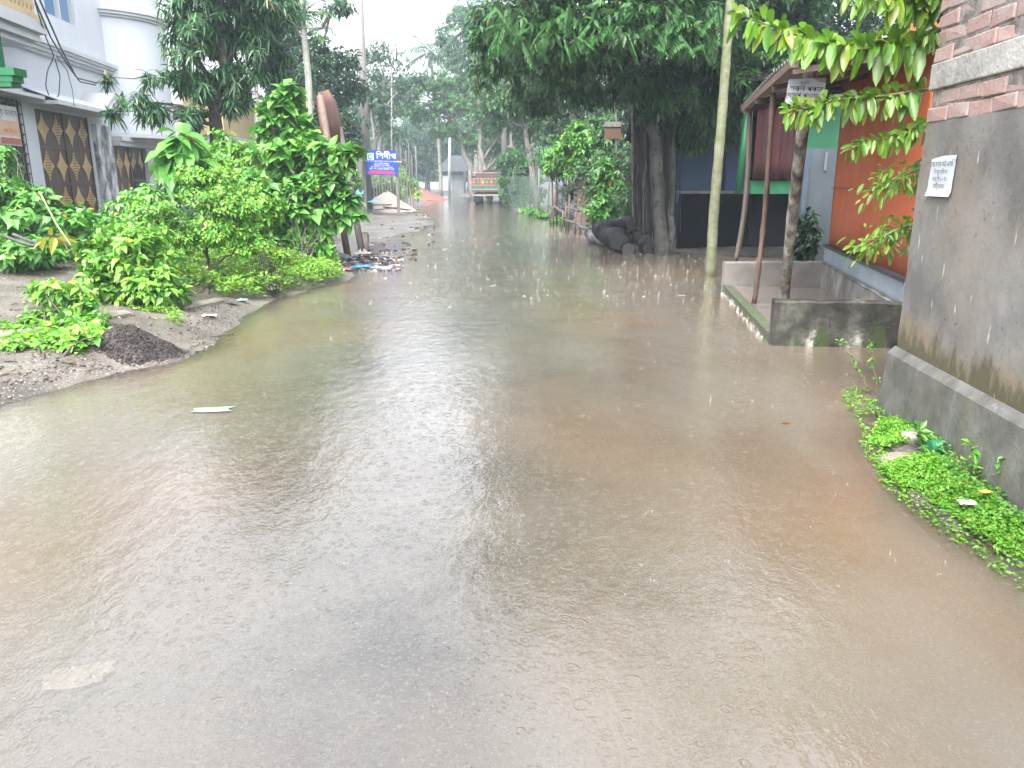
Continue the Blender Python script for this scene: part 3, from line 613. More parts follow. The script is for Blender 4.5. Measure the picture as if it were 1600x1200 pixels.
# banyan
bn = thing('banyan_tree', 'old many-stemmed fig tree with spotted grey trunks and hanging aerial roots over the flooded road', 'tree', gnd(1036, 392))
SPOT = M('spotted_bark', [(.36, (.03, .027, .024)), (.5, (.075, .07, .062)), (.64, (.15, .142, .13))], 4, (1, 1, .5), .75, .5, 30, spots=(8, .53, (.025, .024, .022)))
DARKB = M('wet_dark_bark', [(.3, (.014, .013, .013)), (.7, (.045, .042, .04))], 6, (1, 1, .3), .5, .6, 30, spots=(13, .62, (.22, .21, .2)))
def stem(px, r, mat, name='trunk', n=10, lab=None, Y=17.):
    P = [at(x, y, Yy) for x, y, Yy in px]; t = np.linspace(0, 1, 22); tt = np.linspace(0, 1, len(P)); P = np.array(P)
    Q = np.stack([np.interp(t, tt, P[:, i]) for i in range(3)], 1); Q[1:-1] += rng.normal(0, .012, (20, 3)); q = MB(); q.tube(Q, r, n, wob=.12); o = q.build(name, mat, bn, True)
    if lab: o['label'] = lab
    return o
stem([(1035, 402, 16.6), (1030, 330, 16.9), (1027, 240, 16.9), (1020, 170, 17), (1012, 120, 17), (990, 80, 16.8), (960, 20, 16)], [.17, .12, .12, .14, .14, .13, .09], SPOT, lab='main spotted trunk leaning left at the top')
stem([(1046, 398, 16.8), (1050, 330, 17), (1050, 250, 17.1), (1052, 150, 17.3), (1075, 30, 17.5)], [.10, .07, .07, .10, .09], SPOT, lab='slimmer spotted trunk right of the main one')
stem([(1012, 385, 17.3), (1010, 300, 17.3), (1008, 200, 17.3), (1012, 110, 17.2)], [.10, .09, .085, .09], DARKB)
stem([(1000, 372, 17.6), (1000, 280, 17.6), (1003, 180, 17.5), (1006, 120, 17.3)], [.05, .05, .05, .06], DARKB)
stem([(1040, 392, 17.4), (1040, 300, 17.4), (1036, 200, 17.4), (1030, 120, 17.3)], [.16, .13, .12, .1], DARKB)
stem([(1006, 380, 17.0), (1006, 300, 17.0), (1010, 210, 17.1), (1012, 130, 17.1)], [.03, .03, .03, .03], DARKB)
for pts, r in (([(1010, 118, 17), (940, 70, 16), (860, 40, 15), (790, 20, 14.5)], [.12, .03]), ([(1012, 110, 17), (1060, 60, 16), (1130, 40, 15.5), (1200, 20, 15)], [.11, .03]), ([(985, 75, 17), (950, 20, 15), (900, -60, 13.5)], [.1, .03]), ([(1052, 150, 17.2), (1090, 80, 18.5), (1150, 40, 20)], [.1, .03]), ([(955, 85, 17.4), (985, 100, 17.2), (1010, 120, 17)], [.04, .05])):
    stem(pts, r, SPOT, 'limb')
ROOT = M('aerial_root', [(.3, (.014, .009, .009)), (.7, (.04, .026, .025))], 8, (1, 1, .3), .8, .3, 30)
q = MB()
for i in range(70):
    x = rng.normal(962, 9); y1 = rng.uniform(110, 178); Yy = rng.uniform(16.6, 17.3)
    a = at(x, 45, Yy); b = at(x + rng.normal(4, 4), y1, Yy); q.tube(limb(a, b, 5, 0, .03), [.022, .008], 4, caps=False)
q.build('aerial_roots', ROOT, bn)
q = MB()
for i in range(26):
    x = rng.uniform(980, 1062); Yy = rng.uniform(16.8, 17.5); a = at(x, 90, Yy); b = at(x + rng.normal(0, 3), rng.uniform(330, 392), Yy); q.tube(limb(a, b, 8, 0, .008), [.014, .01], 4, caps=False)
q.build('aerial_roots', ROOT, bn)
q = MB()
CL = [((850, 60, 14.5), 1.5, .9), ((940, 25, 14), 1.7, .9), ((1040, 20, 14.5), 1.7, 1.0), ((1130, 40, 15.5), 1.7, 1.0), ((1070, 110, 17.5), 1.4, .9), ((1200, 60, 17), 1.7, 1.1), ((900, 120, 17), 1.3, .9), ((800, 10, 15.5), 1.2, 1.0), ((1000, -70, 14), 2.2, 1.2), ((880, -90, 14), 2.2, 1.2), ((1120, -90, 15), 2.3, 1.2), ((1240, -40, 17), 2.0, 1.2), ((1110, 150, 18.5), 1.2, .8), ((1050, -190, 16), 2.6, 1.4), ((860, -190, 16), 2.4, 1.4), ((1075, 180, 18), .8, .6), ((830, 130, 18), 1.1, .9), ((1000, 120, 15.8), .9, .6), ((1065, 150, 16.3), 1.0, .6), ((1095, 195, 17.2), .9, .5), ((790, 70, 15.5), 1.0, .8), ((880, 80, 14.2), 1.2, .8), ((1150, 110, 16), 1.0, .7), ((1085, 215, 18), .8, .45), ((1130, 205, 18.5), .9, .5), ((1060, 185, 17), .8, .5), ((1120, 165, 17), 1.0, .6), ((1185, 112, 15.2), .8, .5), ((1225, 95, 15.5), .9, .6)]
for (px, py, Yy), rx, rz_ in CL:
    c_ = at(px, py, Yy); T, A_ = clump_tips(c_, (rx, rx, rz_), int(330 * rx), 9, .45)
    rosettes(q, T, A_, 7, .155, .40, 1.1, .4, 'lance', .1, .3, back=.12)
q.build('crown', leafmat('leaf_fig', [(.035, .115, .03), (.06, .17, .045), (.025, .075, .022), (.09, .22, .06)], rough=.33), bn)
q = MB()   # drooping feathery sprays along the underside facing the road
n = 260; px = rng.uniform(770, 1130, n); py = 30 + 40 * rng.random(n) - 30 * (rng.random(n) < .4); Yy = rng.uniform(12.6, 14.5, n)
P = np.array([at(a, b, c) for a, b, c in zip(px, py, Yy)]); D = unit(np.stack([rng.normal(0, .6, n), rng.normal(-.4, .4, n), rng.normal(-.45, .3, n)], 1))
pinnate(q, P, D, .32, 9, .12, .32, .35, rows='small', vee=1.0, rach=.004); q.build('hanging_sprays', leafmat('leaf_spray', [(.045, .15, .04), (.075, .21, .055), (.03, .11, .03)], rough=.35), bn)
# logs
def log(label, a, b, r, mat, bend=.05):
    a = np.asarray(a, float); b = np.asarray(b, float); o = thing('log', label, 'log', (a + b) / 2 - V3(0, 0, r), 'cut logs piled by the fig tree'); P = limb(a, b, 9, 0, .04); P[:, 0] += bend * np.sin(np.linspace(0, math.pi, 9))
    q = MB(); q.tube(P, [r * .85, r * 1.1, r * .92, r * 1.05, r], 14, wob=.09, caps=False); q.build('bark', mat, o, True)
    for e_, d in ((0, -1), (-1, 1)):
        ax = unit(P[1] - P[0]) if e_ == 0 else unit(P[-1] - P[-2]); q = MB(); q.tube([P[e_] - ax * .02, P[e_] + ax * d * .004], r * .98, 14); q.build('cut_end', M('cut_wood', [(.3, (.03, .028, .028)), (.7, (.06, .055, .052))], 14, bump=.2) if 'CUTW' not in globals() else CUTW, o); globals()['CUTW'] = o.children[-1].data.materials[0]
LOGD = M('log_bark', [(.36, (.006, .006, .007)), (.64, (.024, .024, .026))], 5, (1, 1, 1), .6, .8, 25, spec=.15)
LOGP = M('log_pale', [(.36, (.06, .058, .055)), (.64, (.18, .175, .168))], 5, (1, 1, 1), .5, .5, 25, spots=(6, .58, (.05, .05, .05)))
log('long pale crooked log lying in water before the log pile', at(921, 365, 20.0), at(990, 391, 16.9), .13, LOGP, -.05)
log('grey log with a round cut end resting above the long pale log', at(938, 358, 18.6), at(966, 377, 16.9), .21, LOGD, .03)
log('dark log half sunk in water under the round-ended log', at(960, 383, 18), at(982, 390, 16.7), .14, LOGD, .0)
log('topmost grey log lying across the log pile', at(945, 353, 18.6), at(988, 349, 17.6), .14, LOGD, .0)
log('short dark log at the end of the pile nearest the fig tree trunks', at(982, 366, 18.4), at(1008, 378, 16.9), .16, LOGD, .0)
log('thin dark log wedged behind the round-ended log', at(966, 362, 18.5), at(986, 374, 17.3), .10, LOGD, .0)
log('dark log at the back of the pile against the fig tree', at(975, 380, 17.6), at(1012, 388, 16.8), .13, LOGD, .0)

# blue tin house behind the low dark wall
bh = thing('tin_house', 'dark blue tin house standing in deep shade behind the low wall', 'house', (6.5, 20.5, .2))
def W3(x, y, Y): return at(x, y, Y)
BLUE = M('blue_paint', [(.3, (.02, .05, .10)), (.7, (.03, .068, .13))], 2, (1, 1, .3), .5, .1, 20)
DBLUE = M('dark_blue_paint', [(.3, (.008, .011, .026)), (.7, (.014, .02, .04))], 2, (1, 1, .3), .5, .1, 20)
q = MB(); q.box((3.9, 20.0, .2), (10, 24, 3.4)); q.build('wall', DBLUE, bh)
q = MB(); q.box((4.15, 19.93, 1.0), (5.1, 19.99, 2.55)); q.build('door', BLUE, bh)
q = MB(); q.box((5.35, 19.94, 1.2), (6.1, 19.99, 2.45)); q.build('window', M('blue_shutter', [(.3, (.03, .05, .12)), (.7, (.04, .06, .15))], 2, bump=.1), bh)
q = MB(); q.prism([(3.5, 18.9, 2.65), (3.5, 18.9, 2.72), (3.5, 22, 4.4), (3.5, 25, 2.72), (3.5, 25, 2.65), (3.5, 22, 4.3)], (7, 0, 0)); q.build('roof', M('old_tin', [(.3, (.012, .012, .014)), (.7, (.03, .028, .028))], 2, spec=.0, rough=.95), bh)
lw = thing('low_wall', 'long low wall coloured black for its deep shade, with a pale coping, behind the fig tree', 'wall', (6, 17.6, 0))
q = MB(); q.box((3.75, 17.6, -.1), (9.0, 17.75, 1.24)); q.build('wall', SHADE_BLACK, lw)  # the wall's blackness is its deep shade, put into the colour
q = MB(); q.box((3.72, 17.55, 1.24), (9.0, 17.8, 1.30)); q.build('coping', CONC, lw)
# green and red shop front left of the stall
gs = thing('green_shop', 'green painted shop front with a dark red curtain behind the stall posts', 'shop', (6, 15.5, .2))
YS = 15.2
def pbox(nm, x0, y0, x1, y1, mat, par, th=.08, Y=YS, lab=None):
    a = at(x0, y1, Y); b = at(x1, y0, Y); q = MB(); q.box((a[0], Y, a[2]), (b[0], Y + th, b[2])); o = q.build(nm, mat, par)
    if lab: o['label'] = lab
    return o
GREEN2 = M('green_panel', [(.3, (.006, .08, .035)), (.7, (.01, .11, .05))], 2, (1, 1, .4), .45, .05, 20)
q = MB(); q.tube([at(1153, 302, 15), at(1168, 165, 15)], .06, 12); q.build('pole', GREENP, gs, True)
CURT = M('red_curtain', [(.3, (.022, .0035, .005)), (.7, (.05, .009, .011))], 3, (1, 1, .3), .8, .1, 20)
a = at(1176, 280, 15.1); b = at(1246, 280, 15.1); corr('curtain', CURT, (a[0], 15.1, 0), (b[0], 15.1, 0), a[2], at(1180, 160, 15.1)[2], .035, .24, gs, .006)
pbox('counter', 1172, 282, 1252, 303, GREEN2, gs, .5)
pbox('wall_panel', 1246, 150, 1350, 303, GREEN2, gs, .06, 15.4)
pbox('back_panel', 1170, 120, 1260, 284, SHADE_BLACK, gs, .06, 15.9)
pbox('shade_panel', 1168, 303, 1420, 385, SHADE_BLACK, gs, .06, 15.6)  # black sheet standing in for the shaded hollow below the shop
pbox('fascia', 1160, 130, 1330, 165, SHADE_BLACK, gs, .06, 15.0)
PALEB = M('pale_blue_wall', [(.3, (.045, .057, .07)), (.7, (.075, .092, .108))], 2, (1, 1, .4), .6, .1, 25)
ab = thing('pale_blue_pillar', 'pale blue painted pillar with a small dark notice between the green shop and orange stall', 'pillar', (5.2, 13, 0))
a = at(1262, 232, 13); b = at(1306, 400, 13)
q = MB(); q.box((a[0], 13, 0), (a[0] + .55, 13.2, a[2])); q.build('shaft', PALEB, ab)
q = MB(); q.box((a[0] - .03, 12.97, 0), (a[0] + .05, 13.23, a[2])); q.build('edge_post', M('blue_edge', [(.3, (.035, .06, .085)), (.7, (.06, .09, .115))], 3), ab)
pbox('notice', 1287, 238, 1294, 266, M('notice_dark', (.12, .14, .17), bump=0), ab, .004, 12.98)
# roof over the green shop
q = MB(); q.prism([at(1150, 128, 14.6), at(1330, 118, 14.6), at(1330, 60, 18), at(1150, 70, 18)], (0, 0, .03)); q.build('roof', M('dark_tin', [(.3, (.015, .015, .017)), (.7, (.035, .032, .032))], 2, spec=.0, rough=.95), gs)
GREENU = GREEN2
q = MB(); a = at(1180, 90, 19); b = at(1245, 20, 19); q.box((a[0], 19, a[2]), (b[0], 19.3, b[2])); q.build('gable', M('teal_panel', [(.3, (.03, .14, .12)), (.7, (.05, .19, .16))], 2), gs)

# corrugated tin fence, brick pillar, net fence
tf = thing('tin_fence', 'grey-blue corrugated tin fence behind the bamboo rail beside the road', 'fence', (2.6, 33, 0))
corr('sheet', TIN, at(868, 330, 34) * V3(1, 1, 0), at(912, 340, 27) * V3(1, 1, 0), .05, 1.62, .02, .15, tf)
corr('sheet', TIN, at(914, 340, 27) * V3(1, 1, 0), at(965, 350, 25.5) * V3(1, 1, 0), .05, 1.62, .02, .15, tf)
bp_ = thing('brick_pillar', 'short reddish brick pillar half hidden by bushes beside the tin fence', 'pillar', at(906, 335, 26) * V3(1, 1, 0))
q = MB(); x0 = at(900, 300, 26)[0]
for r_ in range(20):
    for c__ in range(2): q.box((x0 + c__ * .2 + .1 * (r_ % 2) - .05, 26, .09 * r_), (x0 + c__ * .2 + .185 + .1 * (r_ % 2) - .05, 26.3, .09 * r_ + .08))
q.build('brick_courses', BRICK, bp_); q = MB(); q.box((x0 + .03, 26.03, 0), (x0 + .37, 26.27, 1.78)); q.build('core', MORTAR, bp_)
nf_ = thing('net_fence', 'green net fence on thin wooden stakes along the bend of the road', 'fence', at(830, 330, 40) * V3(1, 1, 0))
pts = [at(x, 330, Y) * V3(1, 1, 0) for x, Y in ((786, 47), (800, 44), (814, 41.5), (828, 39), (842, 36.5), (856, 34.5), (868, 33))]
m, nt, p = base('green_net'); v = tc(nt, (1, 1, 1)); wv = nd(nt, 'ShaderNodeTexWave', Scale=9); nt.links.new(v, wv.inputs[0])
p.inputs['Base Color'].default_value = (.10, .16, .12, 1); tp = nd(nt, 'ShaderNodeBsdfTransparent'); ms = nd(nt, 'ShaderNodeMixShader'); ms.inputs[0].default_value = .55
nt.links.new(tp.outputs[0], ms.inputs[1]); nt.links.new(p.outputs[0], ms.inputs[2]); nt.links.new(ms.outputs[0], nt.nodes['Material Output'].inputs[0]); NET = m
q = MB(); P = np.concatenate([np.array([p_ + V3(0, 0, z) for p_ in pts]) for z in (.05, .6, 1.15, 1.7)]); k = len(pts); i = (np.arange(3)[:, None] * k + np.arange(k - 1)[None]).ravel()
q.add(P, np.stack([i, i + 1, i + k + 1, i + k], 1)); q.build('net', NET, nf_)
for p_ in pts:
    q = MB(); q.tube([p_ - V3(0, 0, .2), p_ + V3(rng.normal(0, .05), 0, rng.uniform(1.75, 2.1))], .035, 6); q.build('stake', GREYWOOD, nf_, True)
br = thing('bamboo_rail', 'broken low bamboo rail on thin stakes at the water edge before the tin fence', 'fence', gnd(890, 352))
BAMR = M('grey_bamboo', [(.3, (.05, .048, .045)), (.7, (.11, .106, .1))], 4, (1, 1, 1), .6, .3, 30)
rail = [((857, 322, 27), (867, 326, 26)), ((866, 322, 26), (884, 336, 25)), ((880, 324, 26), (912, 330, 24)), ((884, 344, 24.5), (925, 360, 21.5)), ((918, 362, 21.8), (933, 352, 22)), ((905, 328, 24), (940, 345, 22.5))]
for a, b in rail:
    q = MB(); q.tube(limb(at(*a), at(*b), 5, 0, .04), .045, 7); q.build('rail', BAMR, br, True)
for x, y0, y1, Y in ((860, 322, 340, 26.5), (867, 300, 345, 26), (880, 330, 350, 25), (884, 318, 352, 24.8), (890, 305, 352, 24.5), (900, 330, 362, 23), (908, 335, 364, 22.5), (921, 340, 368, 22), (862, 262, 340, 27), (889, 270, 340, 26.5), (870, 265, 335, 27)):
    q = MB(); a = at(x, y0, Y); q.tube([a, (a[0] + rng.normal(0, .04), Y, -.1)], .028, 6); q.build('stake', DARKW, br, True)
# little raised board behind the bushes
ob_ = thing('small_hoarding', 'small faded orange and white hoarding on a thin pole above the roadside bushes', 'sign', at(964, 330, 24) * V3(1, 1, 0))
pbox('board', 944, 194, 971, 217, M('orange_board', [(.4, (.12, .04, .02)), (.6, (.07, .055, .04))], 5), ob_, .03, 24); pbox('white_strip', 944, 190, 971, 198, GREYWOOD, ob_, .02, 23.97)
q = MB(); q.tube([at(964, 345, 24.05) * V3(1, 1, 0), at(963, 170, 24.05)], .03, 6); q.build('pole', GREYWOOD, ob_)

# roadside bushes right
def bush(name, label, cen, r, tips, k, L, Lw, leaf, rows='ovate', spread=1.15, droop=.25, group=None, stems=5, base_=None, cat='bush', sub=8, curl=.25, stemr=.015, subr=.5, up=.25):
    cen = [np.asarray(c, float) for c in (cen if isinstance(cen, list) else [cen])]; r = r if isinstance(r, list) else [r] * len(cen)
    b_ = np.asarray(base_, float) if base_ is not None else V3(cen[0][0], cen[0][1], max(-.02, gz(cen[0][0], cen[0][1])))
    o = thing(name, label, cat, b_, group); mb = MB(); lb_ = MB(); tot = sum(np.prod(np.broadcast_to(x, (3,))) ** .66 for x in r)
    for c, rr in zip(cen, r):
        rr = np.broadcast_to(np.asarray(rr, float), (3,)); nt_ = max(4, int(tips * np.prod(rr) ** .66 / tot)); T, A_ = clump_tips(c, rr, nt_, sub, subr, up)
        zmin = gz(*b_[:2]) + .02; T[:, 2] = np.maximum(T[:, 2], zmin + rng.uniform(0, .1, nt_)); rosettes(lb_, T, A_, k, L, Lw, spread, droop, rows, .14, curl, back=L * .5)
        for j in range(stems): mb.tube(limb(b_ + rng.normal(0, .04, 3) * V3(1, 1, 0) - V3(0, 0, .03), T[j % nt_], 5, 0, .1), [stemr, stemr * .3], 5, caps=False)
    mb.build('stem', BARK, o, True); lb_.build('foliage', leaf, o); return o
bush('roadside_bush', 'bright green bush with broad leaves between the tin fence and log pile', [at(945, 285, 22), at(940, 330, 21.5), at(960, 320, 21.5)], [(.55, .5, .75), (.5, .4, .5), (.45, .4, .6)], 420, 6, .17, .5, G['fresh'], base_=gnd(945, 358))
bush('roadside_bush', 'taller yellow-green bush leaning over the bamboo rail', [at(885, 245, 26), at(865, 262, 27), at(905, 225, 26)], [(.9, .8, .8), (.6, .6, .6), (.8, .8, .8)], 620, 6, .18, .5, G['fresh'], base_=gnd(895, 345))
bush('roadside_bush', 'dark leafy bush behind the hoarding pole', [at(985, 270, 24), at(960, 235, 26), at(930, 230, 27), at(900, 290, 28), at(930, 300, 24), at(975, 320, 21), at(860, 240, 31), at(925, 265, 25)], [(1.0, .8, 1.2), (1.0, .8, 1.3), (1.0, .9, 1.2), (.6, .6, .7), (.6, .6, .8), (.5, .5, .6), (.9, .8, 1.0), (.7, .6, .8)], 1500, 6, .15, .45, G['mid'], base_=gnd(985, 355))
bush('roadside_bush', 'drooping blue-green bush hanging over the net fence beside the truck', [at(800, 290, 46), at(815, 270, 45), at(800, 250, 47), at(790, 285, 47.5), at(805, 315, 45), at(830, 300, 43)], [(.9, .8, .9), (1.1, .9, 1.0), (.9, .9, .9), (.6, .5, .7), (.8, .6, .6), (.9, .7, .8)], 1300, 6, .2, .5, G['mid'], base_=gnd(810, 322))
bush('edge_weed', 'low bright weeds at the water edge under the net fence', [at(835, 332, 34), at(850, 336, 32), at(872, 344, 28.5), at(822, 330, 37)], [(.6, .5, .22), (.6, .5, .22), (.5, .5, .25), (.6, .5, .2)], 300, 6, .12, .45, G['fresh'], base_=gnd(850, 342), stems=1, cat='weeds')
bush('corner_shrub', 'small dark shrub growing in the corner between platform and pale blue pillar', [at(1265, 375, 12.3), at(1270, 350, 12.6)], [(.3, .3, .35), (.25, .25, .3)], 120, 6, .13, .5, G['dark'], base_=V3(4.75, 12.3, .15))

# ================================================================== LEFT: WHITE HOUSE
HA = V3(-11.5 + .12 * 6, 14, 0); HE = unit(V3(-.12, 1, 0)); HN = V3(HE[1], -HE[0], 0)   # along, out to road
def hp(Y, o, z): s_ = (Y - 14) / HE[1]; return HA + HE * s_ + HN * o + V3(0, 0, z)
wh = thing('white_house', 'white two-storey house with rounded bay, cream balustrade and patterned brown gates behind the bushes', 'house', hp(21, 0, .5))
def hbox(nm, Ya, Yb, oa, ob, za, zb, mat, par=None, bevel=0, lab=None):
    q = MB(); q.hexa([hp(Ya, ob, za), hp(Ya, oa, za), hp(Yb, oa, za), hp(Yb, ob, za), hp(Ya, ob, zb), hp(Ya, oa, zb), hp(Yb, oa, zb), hp(Yb, ob, zb)]); o = q.build(nm, mat, par or wh, bevel=bevel)
    if lab: o['label'] = lab
    return o
# ground floor walls with openings for grille and gate
G1 = (19.45, 22.55); ZG = 3.2; ZC = 4.5
hbox('wall', 11, 15.6, -8, 0, .2, ZC, WHITE); hbox('wall', 15.6, 18.75, -8, 0, 3.32, ZC, WHITE)
hbox('wall', 18.75, G1[0], -8, 0, .2, ZC, WHITE); hbox('wall', G1[0], G1[1], -8, 0, ZG, ZC, WHITE)
hbox('wall', G1[1], 27.5, -8, 0, .2, ZC, WHITE)
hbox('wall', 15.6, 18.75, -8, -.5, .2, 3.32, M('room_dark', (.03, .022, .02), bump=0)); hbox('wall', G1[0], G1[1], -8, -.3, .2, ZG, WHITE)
hbox('upper_wall', 11, 20.7, -8, .06, ZC + .3, 9, WHITE); hbox('upper_wall', 22.6, 27.5, -8, .06, ZC + .3, 9, WHITE)
hbox('upper_wall', 20.7, 22.6, -8, .06, ZC + .3, 5.5, WHITE); hbox('upper_wall', 20.7, 22.6, -8, .06, 7.2, 9, WHITE)
wf = hbox('window', 20.7, 22.6, -.3, -.12, 5.5, 7.2, M('window_glass', [(.3, (.07, .17, .33)), (.7, (.13, .27, .46))], .8, rough=.12, bump=0, spec=.6))
for Yw in (20.7, 21.65, 22.52): hbox('frame', Yw, Yw + .08, -.12, .0, 5.5, 7.2, TRIM, wf)
hbox('frame', 20.78, 22.52, -.12, -.02, 5.5, 5.57, TRIM, wf)
# stepped cornice
for k, (za, zb, o_) in enumerate(((4.50, 4.56, .12), (4.56, 4.64, .20), (4.64, 4.70, .26), (4.70, 4.80, .32))): hbox('cornice', 18.2, 26.5, -.3, o_, za, zb, TRIM if k % 2 else WHITE)
# balcony
hbox('balcony_slab', 13, 18.25, -.2, 1.05, 4.62, 4.86, TRIM); hbox('balcony_slab', 13, 18.15, -.2, .92, 4.46, 4.62, WHITE); hbox('balcony_slab', 13, 18.05, -.2, .8, 4.34, 4.46, TRIM)
hbox('balcony_kerb', 13, 18.2, .78, 1.0, 4.86, 4.98, CREAM)
hbox('balcony_rail', 13, 18.22, .74, 1.04, 5.72, 5.84, M('maroon_paint', [(.3, (.16, .05, .07)), (.7, (.22, .075, .1))], 3, bump=0)); hbox('balcony_rail', 13, 18.2, .78, 1.0, 5.60, 5.72, CREAM)
prof = [(.055, 0), (.055, .05), (.035, .08), (.06, .16), (.07, .22), (.045, .32), (.03, .38), (.045, .40), (.03, .44), (.045, .50), (.055, .56), (.05, .62)]
for Yb in np.arange(14.6, 18.15, .17):
    c = hp(Yb, .89, 4.98); q = MB(); q.lathe(c, prof, 10); q.build('baluster', CREAM, wh, True)
# rounded bay
bc = V3(-12.7, 25.9, 0); q = MB(); m_ = 40
def cyl(nm, r, za, zb, mat, par=None):
    an = np.linspace(-2.0, 1.7, m_); P = [bc + V3(r * math.cos(a), r * math.sin(a), 0) for a in an] ; q = MB()
    V = np.array([p_ + V3(0, 0, z) for z in (za, zb) for p_ in P] + [bc + V3(0, 0, za), bc + V3(0, 0, zb)]); i = np.arange(m_ - 1)
    q.add(V, np.stack([i, i + 1, i + 1 + m_, i + m_], 1)); q.f.append((np.array([[j, j + 1, 2 * m_] for j in range(m_ - 1)]), 0)); q.f.append((np.array([[m_ + j + 1, m_ + j, 2 * m_ + 1] for j in range(m_ - 1)]), 0)); return q.build(nm, mat, par or wh)
bay = cyl('bay', 1.745, 2.86, 6.15, WHITE)
for k, (za, zb, r_) in enumerate(((6.15, 6.22, 1.81), (6.22, 6.30, 1.88), (6.30, 6.36, 1.94))): cyl('bay_cornice', r_, za, zb, TRIM if k % 2 == 0 else WHITE, bay)
cyl('parapet', 1.68, 6.36, 7.4, WHITE, bay); cyl('bay_band', 1.80, 2.78, 2.90, TRIM, bay)
# gate canopy with folded gable
hbox('gate_canopy', 19.0, 23.2, 0, .75, 3.26, 3.34, TRIM)
q = MB()
def tri(Ya, Yb, zl, zh, o0, o1): q.prism([hp(Ya, o1, zl), hp(Yb, o1, zl), hp((Ya + Yb) / 2, o1, zh)], hp(Ya, o0, 0) - hp(Ya, o1, 0))
tri(21.7, 23.5, 3.34, 3.86, 0, .78); tri(21.95, 23.25, 3.34, 3.7, .3, .80); q.build('gable', TRIM, wh)
q = MB(); q.prism([hp(19.0, .75, 3.34), hp(22.2, .75, 3.34), hp(22.2, 0, 3.62), hp(19.0, 0, 3.62)], V3(0, 0, .03)); q.build('gate_canopy', WHITE, wh)
# gates
GATE = M('gate_brown', [(.3, (.055, .032, .026)), (.7, (.10, .062, .05))], 3, (1, 1, .6), .45, .1, 25)
GOLD = M('gate_gold', [(.3, (.38, .25, .10)), (.7, (.48, .34, .15))], 4, (1, 1, 1), .4, .1, 25)
GLINE = M('gate_line', (.13, .085, .05), bump=0)
def diamond(q, Yc, o, zc, hw, hh, par):
    P = []
    for i in range(4):
        a0 = [(hw, 0), (0, hh), (-hw, 0), (0, -hh)][i]; a1 = [(0, hh), (-hw, 0), (0, -hh), (hw, 0)][i]
        for t in (0, .25, .5, .75):
            b = 1 - .22 * math.sin(math.pi * t); P.append(((a0[0] * (1 - t) + a1[0] * t) * b, (a0[1] * (1 - t) + a1[1] * t) * b))
    c = hp(Yc, o, zc); q.prism([c + HE * x + V3(0, 0, z) for x, z in P], HN * .02)
def gate(nm, Ya, Yb, o, za, zb, nc, nr, lab, skip=0, top=None):
    par = hbox(nm, Ya, Yb, o - .05, o, za, zb, GATE, lab=lab); w_ = (Yb - Ya) / nc; h_ = (zb - za) / nr; q = MB(); r2 = MB(); r3 = MB()
    for r_ in range(nr):
        for c__ in range(nc):
            if skip and c__ >= nc - skip and r_ < nr - 1: continue
            Yc, zc = Ya + w_ * (c__ + .5), za + h_ * (r_ + .5); diamond(q, Yc, o + .006, zc, w_ * .43, h_ * .44, par)
            if (r_ + c__) % 2:
                for s_ in np.linspace(-.3, .3, 9): c = hp(Yc - w_ * .22 * (1 - abs(s_) * 2.2), o + .03, zc + s_ * h_); q.fbox(c, HE * w_ * .44 * (1 - abs(s_) * 2.2), HN * .006, V3(0, 0, h_ * .022), 1)
        r2.fbox(hp(Ya, o + .004, za + h_ * r_ - .03), HE * (Yb - Ya) / HE[1], HN * .025, V3(0, 0, .06))
    for c__ in (0, nc // 2, nc): r2.fbox(hp(Ya + w_ * c__ - .03, o + .0045, za), HE * .06, HN * .03, V3(0, 0, zb - za))
    q.build('diamond_panel', [GOLD, GLINE], par); r2.build('frame', GATE, par); return par
gate('gate', G1[0], G1[1], -.06, .55, ZG, 4, 3, 'large brown double gate with three rows of gold diamonds')
hbox('gate_post', 22.7, 23.8, .01, .14, .3, 3.05, M('stained_white', [(.42, (.12, .12, .12)), (.6, (.66, .67, .70))], 2.4, (1, 1, .5), .7, .1, 25))
g2 = gate('gate', 23.95, 26.4, .07, .5, 2.52, 4, 2, 'smaller brown gate with gold diamonds and an arched wicket', skip=2)
q = MB(); P = [hp(25.35, .085, .5), hp(26.2, .085, .5)] + [hp(25.78 + .42 * math.cos(a), .085, 1.65 + .42 * math.sin(a)) for a in np.linspace(0, math.pi, 12)]; q.prism(P, HN * .012); q.build('wicket', M('wicket_dark', (.02, .024, .035), bump=0), g2)
hbox('gate_lintel', 23.8, 27.4, .01, .34, 2.52, 2.66, TRIM); hbox('gate_lintel', 23.8, 27.5, .01, .42, 2.66, 2.78, WHITE); hbox('gate_post', 26.5, 27.4, .01, .2, .3, 2.52, WHITE)
# planter on the post
# ground-floor window with brown grille
gr = hbox('grille', 15.6, 18.75, -.12, -.09, 3.0, 3.32, M('grille_brown', [(.3, (.055, .028, .03)), (.7, (.09, .05, .05))], 4, bump=.1))
q = MB()
for Yg in np.arange(15.6, 18.8, .16): q.fbox(hp(Yg, -.02, .9), HE * .03, HN * .03, V3(0, 0, 2.4))
for zg in np.arange(1.0, 3.3, .22): q.fbox(hp(15.6, .012, zg), HE * 3.17, HN * .03, V3(0, 0, .035))
q.build('bars', gr.data.materials[0], gr); hbox('sunshade', 15.3, 18.95, 0, .5, 3.34, 3.42, TRIM)
